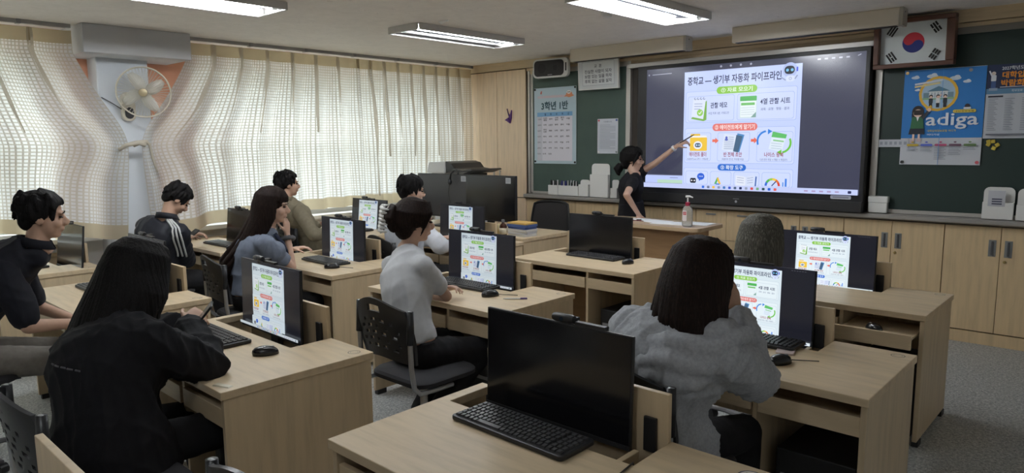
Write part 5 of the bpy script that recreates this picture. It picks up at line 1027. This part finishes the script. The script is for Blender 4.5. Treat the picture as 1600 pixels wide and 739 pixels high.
    for i, sg in enumerate((-1, 1)):
        h = hip + R_(yaw) * sg * .088
        if seated:
            k = V(knees[i]) if knees else hip + F_(yaw) * .43 + R_(yaw) * sg * .12 + V((0, 0, -.055)); f = V(feet[i]) if feet else V((k.x, k.y + .02, .08)) + F_(yaw) * .02
        else: k = h - up * (h.z - .48) + F_(yaw) * .02; f = V((k.x, k.y, .085)) - F_(yaw) * .02
        cap(body, h, k, .078, .055); cap(body, k, f, .053, .036); cap(tr, h, k, .095, .074)
        if not skirt: cap(tr, k, f + (k - f) * .06, .072, .052)
        fd = F_(yaw); a, b = f - fd * .05, f + fd * .15; a.z = b.z = .0; sm = MB()
        loft(sm, [(a + up * .006, R_(yaw) * .03, up * .006), (a + up * .05 + fd * .0, R_(yaw) * .038, up * .048), (a + fd * .07 + up * .05, R_(yaw) * .042, up * .05), (a + fd * .13 + up * .035, R_(yaw) * .046, up * .036), (b + fd * .01 + up * .025, R_(yaw) * .042, up * .025), (b + fd * .055 + up * .018, R_(yaw) * .024, up * .015)], 14)
        cap(body, f, f + fd * .1 - up * .045, .034, .028)
        link('shoe', remesh(sm, 'shoe', shoe or MATS['black_satin'], .008, 2, None, base), t)
    if skirt:
        r0 = rings(.016, .1, .14)[0]; tr = MB(); loft(tr, [(V((hip.x, hip.y, .42)) , R_(yaw) * .2, F_(yaw) * .17), (V((hip.x, hip.y, .7)), R_(yaw) * .2, F_(yaw) * .16), (hip, R_(yaw) * .178, F_(yaw) * .14), (r0[0] + up * .06, r0[1], r0[2])])
    link('body', remesh(body, 'body', skin, voxel, 3, None, base), t)
    link('trousers' if not skirt else 'skirt', remesh(tr, 'trousers', pants, .011, 3, folds(.004, 9, seed + 7), base), t)
    tp = link('top', remesh(shirt, 'top', top, .0095, 7, folds(foldamp, 9, seed), base), t)
    kind, hm = hair[0], hair[1]; kw = hair[2] if len(hair) > 2 else {}
    link('hair', remesh(hair_geo(kind, T, rnd, **kw), 'hair', hm, .0052, 3 if kind in ('long', 'bob') else 2, strands(.0013 if kind in ('long', 'bob') else .0009, centre=tuple(Hp)), base), t)
    for sg in (-1, 1):
        e = MB().ball((sg * .031, .082, .004), (.013, .011, .0065), 10, 8); xform(e, T); e.v = [tuple(V(q) - base) for q in e.v]; e.build('eye', mat('eye_dark', (.03, .02, .018), .2), t, True)
        e = MB().tube([(sg * .012, .094, .022), (sg * .03, .094, .027), (sg * .048, .082, .022)], [.002, .0035, .002], 6); xform(e, T); e.v = [tuple(V(q) - base) for q in e.v]; e.build('eyebrow', hm, t, True)
    t['_T'] = 0; del t['_T']; PEOPLE[label].update(T=T, base=base, root=t, nb=nb, sr=sr, FV=F_(syaw), RV=R_(syaw), sp=sp, hip=hip, top=tp)
    return PEOPLE[label]
def extra(P, name, mb, m, local=None, smooth=True):
    if local is not None: xform(mb, local)
    mb.v = [tuple(V(q) - P['base']) for q in mb.v]; return mb.build(name, m, P['root'], smooth)
def glasses(P):
    g = MB()
    for s in (-1, 1):
        g.tube([(s * .031 + .021 * math.cos(i * PI / 8), .103, .003 + .016 * math.sin(i * PI / 8)) for i in range(17)], .0018, 6, False); g.tube([(s * .052, .102, .008), (s * .074, .06, .008), (s * .078, .0, .002)], .0018, 6)
    g.tube([(-.01, .104, .006), (0, .107, .008), (.01, .104, .006)], .0016, 6); extra(P, 'glasses', g, M_BLK, P['T'])
    l = MB()
    for s in (-1, 1): l.add([(s * .031 + .02 * math.cos(i * PI / 8), .1035, .003 + .015 * math.sin(i * PI / 8)) for i in range(16)], [tuple(range(16))])
    extra(P, 'lens', l, MG, P['T'], False)
def collar(P, m, r=.066, h=.035, op=.5):
    c = MB(); nb, F, R = P['nb'], P['FV'], P['RV']; n = 20; vs = []; nd = (P['T'] @ V((0, -.012, -.05)) - nb).normalized(); nb = nb + nd * .035
    for k, (dr, dz) in enumerate(((.0, .015), (.004, .0), (.016, -.03), (.012, -.03), (.0, .0), (-.004, .015))):
        for i in range(n + 1):
            a = op / 2 + (2 * PI - op) * i / n; d = F * math.cos(a) + R * math.sin(a); vs.append(tuple(nb + d * (r + dr) + V((0, 0, .008 + dz - .02 * math.cos(a)))))
    fs = [(k * (n + 1) + i, k * (n + 1) + i + 1, ((k + 1) % 6) * (n + 1) + i + 1, ((k + 1) % 6) * (n + 1) + i) for k in range(6) for i in range(n)]; c.add(vs, fs); extra(P, 'collar', c, m)
C_BLK = cloth('black_jersey', (.012, .0125, .018)); C_BLK2 = cloth('black_fleece', (.0105, .0105, .013)); C_TRACK = cloth('navy_tracksuit', (.016, .017, .024), rough=.55); C_KHA = cloth('khaki_cotton', (.19, .165, .115)); C_WSH = cloth('pale_blue_white_cotton', (.58, .60, .65), .05)
C_WT = cloth('white_cotton', (.52, .53, .55), .05); C_GH = cloth('heather_grey_fleece', (.36, .375, .40), .14, .9, 90, .15); C_DUSK = cloth('dusty_blue_cotton', (.16, .185, .24), .1); C_PGREY = cloth('grey_trousers', (.17, .155, .135)); C_PBLK = cloth('black_trousers', (.012, .012, .014)); C_DRS = cloth('black_dress', (.010, .010, .013), .1)
S_BEIGE = mat('beige_suede', (.33, .27, .2), .8)
from mathutils.bvhtree import BVHTree
def on_cloth(P, path, dirs, name, m, r, off=.002, flat=.35):
    me = P['top'].data; tree = BVHTree.FromPolygons([v.co + P['base'] for v in me.vertices], [p.vertices[:] for p in me.polygons]); pts = []
    for q, d in zip(path, dirs):
        d = d.normalized(); hit = tree.ray_cast(q + d * .4, -d, .6)
        if hit[0] is not None: pts.append(hit[0] + d * off)
    if len(pts) > 2: st = MB(); st.tube(pts, r, 8); extra(P, name, st, m)
# 1 man in black polo
P = person('seated man in a black polo shirt looking toward the screen, left edge', (-4.42, .66, .545), px(66, 338, 3.55), -.22, (-.32, .10, .04), -.30, top=C_BLK, top_e=.02, sleeve=.82, pants=C_PGREY, hair=('short', HAIR), seed=2, bulk=1.2, foldamp=.009,
    arms=dict(R=(px(112, 505, 3.62), px(50, 560, 3.3)), L=(px(118, 500, 3.8), px(60, 560, 4.0))), hands=dict(R=dict(d=(-.3, .1, -.8), n=(.5, -.6, .2), curl=.3), L=dict(d=(.4, .0, -.5), curl=.4)))
collar(P, C_BLK, .07)
# 2 woman in black hoodie, close to the camera
P = person('woman in a black hoodie with long black hair holding a phone, lower left', (-2.72, .80, .53), px(217, 428, 2.70), .25, (.25, .36, .0), .12, True, top=C_BLK2, top_e=.045, sleeve=1.93, pants=C_PBLK, hair=('long', HAIR, dict(length=.36, drift=(.0, -.03), sides=1.2)), seed=3, foldamp=.012, long_top=.12, bulk=1.2, shoulder=.18,
    arm_k=1.12, arms=dict(R=(px(294, 508, 2.93), px(380, 640, 2.7)), L=(px(270, 505, 3.15), px(150, 640, 3.1))), hands=dict(R=dict(d=(-.35, .6, .25), n=(.5, .1, .8), curl=.65), L=dict(d=(.3, .6, .1), n=(0, 0, 1), curl=.5)))
h = MB(); nb = P['nb']
for i in range(9): a = PI * (.15 + .7 * i / 8); h.ball(tuple(nb + P['RV'] * .12 * math.cos(a) - P['FV'] * (.02 + .1 * math.sin(a)) + V((0, 0, -.015 - .05 * math.sin(a)))), (.05, .05, .055))
link('hood', remesh(h, 'hood', C_BLK2, .011, 4, folds(.005, 10, 5), P['base']), P['root'])
for i in range(5):
    u = -.075 + i * .034; q = P['sp'](.66) + P['RV'] * u; on_cloth(P, [q + P['RV'] * d_ for d_ in (0, .008, .016, .024)], [-P['FV'] + V((.25, 0, .25))] * 4, 'back_print', mat('faded_print', (.10, .10, .11), .8), .0035, .0)
t = thing('phone', 'dark phone held by the woman in the black hoodie', 'phone', px(316, 497, 2.93)); t.rotation_euler = (.9, .15, -.5); MB().prism(rrect(-.037, .037, -.075, .075, .01), 0, .009).build('body', M_BLK, t, bevel=.002); MB().prism(rrect(-.034, .034, -.071, .071, .008), .009, .0095).build('screen', M_SCR_OFF, t)
# 3 man in track jacket
P = person('man in a dark track jacket with three white stripes bent over his phone', (-5.80, 2.16, .545), px(276, 311, 5.55), .25, (-.15, .75, .0), .35, top=C_TRACK, top_e=.03, sleeve=1.95, pants=C_PBLK, hair=('short', HAIR), seed=4, foldamp=.010, bulk=1.1, shoulder=.178,
    arms=dict(R=(px(287, 376, 5.8), px(285, 400, 5.3)), L=(px(294, 368, 6.05), px(215, 380, 6.0))), hands=dict(R=dict(d=(-.3, .6, .15), n=(.3, -.1, .9), curl=.6), L=dict(d=(.4, .6, .1), curl=.6)))
S_, E_, W_0 = P['R']; nb = P['nb']; sd0 = V((.8, -.55, .35)); tng = V((0, 0, 1)).cross(sd0).normalized()
for k in (-1, 0, 1):
    path = [nb.lerp(S_, .25 + .75 * i / 5) if i < 6 else S_.lerp(E_, (i - 5) / 9 * .95) for i in range(15)]; dirs = [V((0, -.25, 1)).lerp(sd0, min(1, i / 7)) + tng * k * .26 for i in range(15)]
    on_cloth(P, path, dirs, 'sleeve_stripe', mat('stripe_white', (.6, .6, .6), .7), .0075)
collar(P, C_TRACK, .075); 
t = thing('phone', 'phone in the hands of the man in the track jacket', 'phone', px(299, 368, 5.95)); t.rotation_euler = (.6, .1, .1); MB().prism(rrect(-.037, .037, -.075, .075, .01), 0, .009).build('body', M_BLK, t, bevel=.002); MB().prism(rrect(-.034, .034, -.071, .071, .008), .009, .0095).build('screen', M_SCR_OFF, t)
# 4 long-haired woman
P = person('woman with very long dark hair in a dusty blue puff-sleeve top, hand at her mouth', (-4.66, 2.32, .53), px(427, 322, 4.92), -.2, (-.72, .12, .0), -.3, True, SKIN2, C_DUSK, .016, .62, C_PBLK, ('long', HAIRB, dict(length=.62, drift=(-.02, -.20), op=1.15)), seed=5,
    arms=dict(R=(px(449, 368, 4.98), px(462, 425, 4.95)), L=(px(455, 390, 5.35), px(420, 420, 5.4))), hands=dict(R=dict(d=(-.12, .05, 1), n=(.85, .45, .1), curl=.55, side=-1), L=dict(d=(.5, .6, .1), curl=.4)))
for sd in 'LR':
    S_, E_, W_0 = P[sd]; h = MB(); h.ball(tuple(S_.lerp(E_, .35)), (.085, .085, .085)); h.ball(tuple(S_.lerp(E_, .12)), (.075, .075, .075)); link('puff_sleeve', remesh(h, 'puff_sleeve', C_DUSK, .009, 3, folds(.006, 16, 8), P['base']), P['root'])
    c = MB(); d = (E_ - S_).normalized(); q = S_.lerp(E_, .66); c.tube([q, q + d * .025], [.056, .052], 16); extra(P, 'cuff', c, C_WT)
S_, E_, W_0 = P['R']; d = (W_0 - E_).normalized(); u = d.orthogonal().normalized(); w_ = d.cross(u); s = MB(); q = E_.lerp(W_0, .9)
s.tube([q + (u * math.cos(i * PI / 10) + w_ * math.sin(i * PI / 10)) * (.034 + .004 * (i % 2)) for i in range(21)], [.014 + .004 * (i % 2) for i in range(21)], 8); extra(P, 'scrunchie', s, cloth('scrunchie_grey', (.14, .14, .15)))
cf = MB(); cf.tube([P['nb'] + P['RV'] * .09 + P['FV'] * .03 + V((0, 0, -.02)), P['nb'] + P['RV'] * .11 + P['FV'] * .08 + V((0, 0, -.10)), P['nb'] + P['RV'] * .07 + P['FV'] * .12 + V((0, 0, -.18))], [.03, .035, .02], 8, flat=.4); extra(P, 'navy_lapel', cf, cloth('navy_trim', (.02, .025, .05)))
# 5 khaki man
P = person('man in a khaki shirt seen from behind at the far window desk', (-6.02, 3.66, .545), px(449, 288, 6.55), -.1, (-.30, .0, .0), -.12, top=C_KHA, top_e=.022, sleeve=1.9, pants=C_PGREY, hair=('crop', HAIR), seed=6, bulk=1.08, foldamp=.008,
    arms=dict(R=(px(520, 365, 6.6), px(500, 400, 6.2)), L=(px(500, 350, 6.9), px(430, 380, 6.9))))
collar(P, C_KHA, .07)
# 6 man in white shirt with glasses
P = person('man with glasses in a loose white shirt, behind the woman with the hair clip', (-4.56, 3.68, .545), px(643, 298, 5.75), -.05, (-.45, .12, .0), -.1, skin=SKIN2, top=C_WSH, top_e=.028, sleeve=1.85, pants=C_PBLK, hair=('fringe', HAIR), seed=7, bulk=1.1, foldamp=.009,
    arms=dict(R=(px(700, 385, 5.75), px(700, 400, 5.4)), L=(px(690, 372, 6.1), px(600, 390, 6.0))))
glasses(P); collar(P, C_WSH, .07)
# 7 woman in white t-shirt
P = person('woman in a white t-shirt with a white hair clip, arms folded on her desk', (-2.82, 2.30, .53), px(648, 346, 3.86), -.15, (-.35, .10, .06), -.25, True, SKIN2, C_WT, .014, .62, C_PBLK, ('claw', HAIRB), seed=8, shoe=S_BEIGE,
    arms=dict(R=(px(672, 462, 4.05), px(745, 500, 3.85)), L=(px(690, 452, 4.1), px(620, 500, 4.2))), hands=dict(R=dict(d=(-.8, .15, 0), n=(0, 0, 1), curl=.35), L=dict(d=(.7, .1, .15), n=(0, .3, 1), curl=.5)),
    knees=((-2.95, 2.70, .48), (-2.67, 2.68, .48)), feet=((-2.98, 2.44, .08), (-2.78, 2.28, .08)))
c = MB(); c.ball((0, -.178, .0), (.03, .016, .085), 14, 10)
for s in (-1, 1):
    for i in range(7): z = -.062 + i * .021; c.tube([(s * .008, -.188, z), (s * .034, -.18, z + .002), (s * .05, -.15, z + .004)], [.011, .010, .004], 6)
extra(P, 'claw_clip', c, mat('clip_white', (.68, .68, .66), .35), P['T'] @ Matrix.Rotation(-.25, 4, 'Z') @ Matrix.Rotation(.15, 4, 'Y'))
# 8 woman in grey hoodie
P = person('woman in a grey hoodie with long dark hair, head resting on her hand', (-1.25, 2.14, .53), px(1094, 431, 2.47), -.05, (-.02, .22, .12), -.05, True, top=C_GH, top_e=.034, sleeve=1.93, pants=C_PBLK, hair=('long', HAIRB, dict(length=.30, drift=(.05, .01), sides=.98)), seed=9, foldamp=.017, long_top=.1, bulk=1.15, shoulder=.18,
    arms=dict(R=(px(1152, 495, 2.60), px(1205, 600, 2.62)), L=(px(1090, 585, 2.95), px(985, 660, 2.8))), hands=dict(R=dict(d=(-.2, .0, 1), n=(.9, -.1, .1), curl=.35), L=dict(d=(.4, .6, .0), curl=.4)))
h = MB(); nb = P['nb'] - V((0, 0, .01))
for wd, bk, dz, r in ((.15, .09, .03, .036), (.195, .15, .0, .04), (.185, .19, -.055, .037), (.16, .20, -.11, .034), (.12, .195, -.16, .032)):
    h.tube([nb + P['RV'] * wd * math.cos(a_) * (1.05 if math.sin(a_) < 0 else 1) - P['FV'] * bk * math.sin(a_) + V((0, 0, dz - .03 * max(0, math.sin(a_)) + .012 * math.sin(a_ * 5 + wd * 40))) for a_ in [PI * (-.2 + 1.4 * i / 18) for i in range(19)]], [r * (.6 + .4 * math.sin(PI * (i + 1) / 20)) for i in range(19)], 10)
link('hood', remesh(h, 'hood', C_GH, .009, 2, folds(.006, 14, 6), P['base']), P['root'])
# 9 grey-haired person
P = person('grey-haired person with a bob seen from behind at the right', (-1.54, 3.64, .53), px(1191, 374, 3.82), -.1, (-.15, .1, .0), -.1, True, top=C_BLK, top_e=.018, sleeve=1.9, pants=C_PBLK, hair=('bob', HAIRG, dict(length=.185)), seed=10)
# 10 standing woman
Hp = px(988, 249, 7.05)
P = person('woman in a black dress standing and pointing a pen at the big screen', (Hp.x - .03, Hp.y + .05, .90), Hp, -1.0, (-1.05, .05, .0), -.95, True, SKIN2, C_DRS, .014, .45, C_DRS, ('bun', HAIR), seated=False, skirt=True, seed=11, arm_k=1.14, nb_off=(.08, .0, .015),
    arms=dict(L=(px(1068, 221, 6.80), px(1040, 270, 6.8)), R=(px(997, 334, 6.8), px(985, 315, 6.7))), hands=dict(L=dict(d=(.8, .25, .45), n=(-.2, -.6, .7), curl=.75), R=dict(d=(.15, .1, -1), n=(.6, -.6, .0), curl=.3)))
glasses(P)
S_, E_, W_0 = P['L']; d = (W_0 - E_).normalized(); w_ = MB(); w_.tube([E_.lerp(W_0, .88), E_.lerp(W_0, .96)], [.03, .029], 14); extra(P, 'watch_strap', w_, M_WHT)
t = thing('pointer_pen', 'black pen in the raised hand of the standing woman', 'pen', tuple(W_0 + d * .09)); q = V((.75, .2, .45)).normalized(); MB().tube([-q * .05, q * .1, q * .13], [.006, .006, .002], 8).build('barrel', M_BLK, t); MB().tube([-q * .05, -q * .03], .0065, 8).build('cap', M_GRY, t)
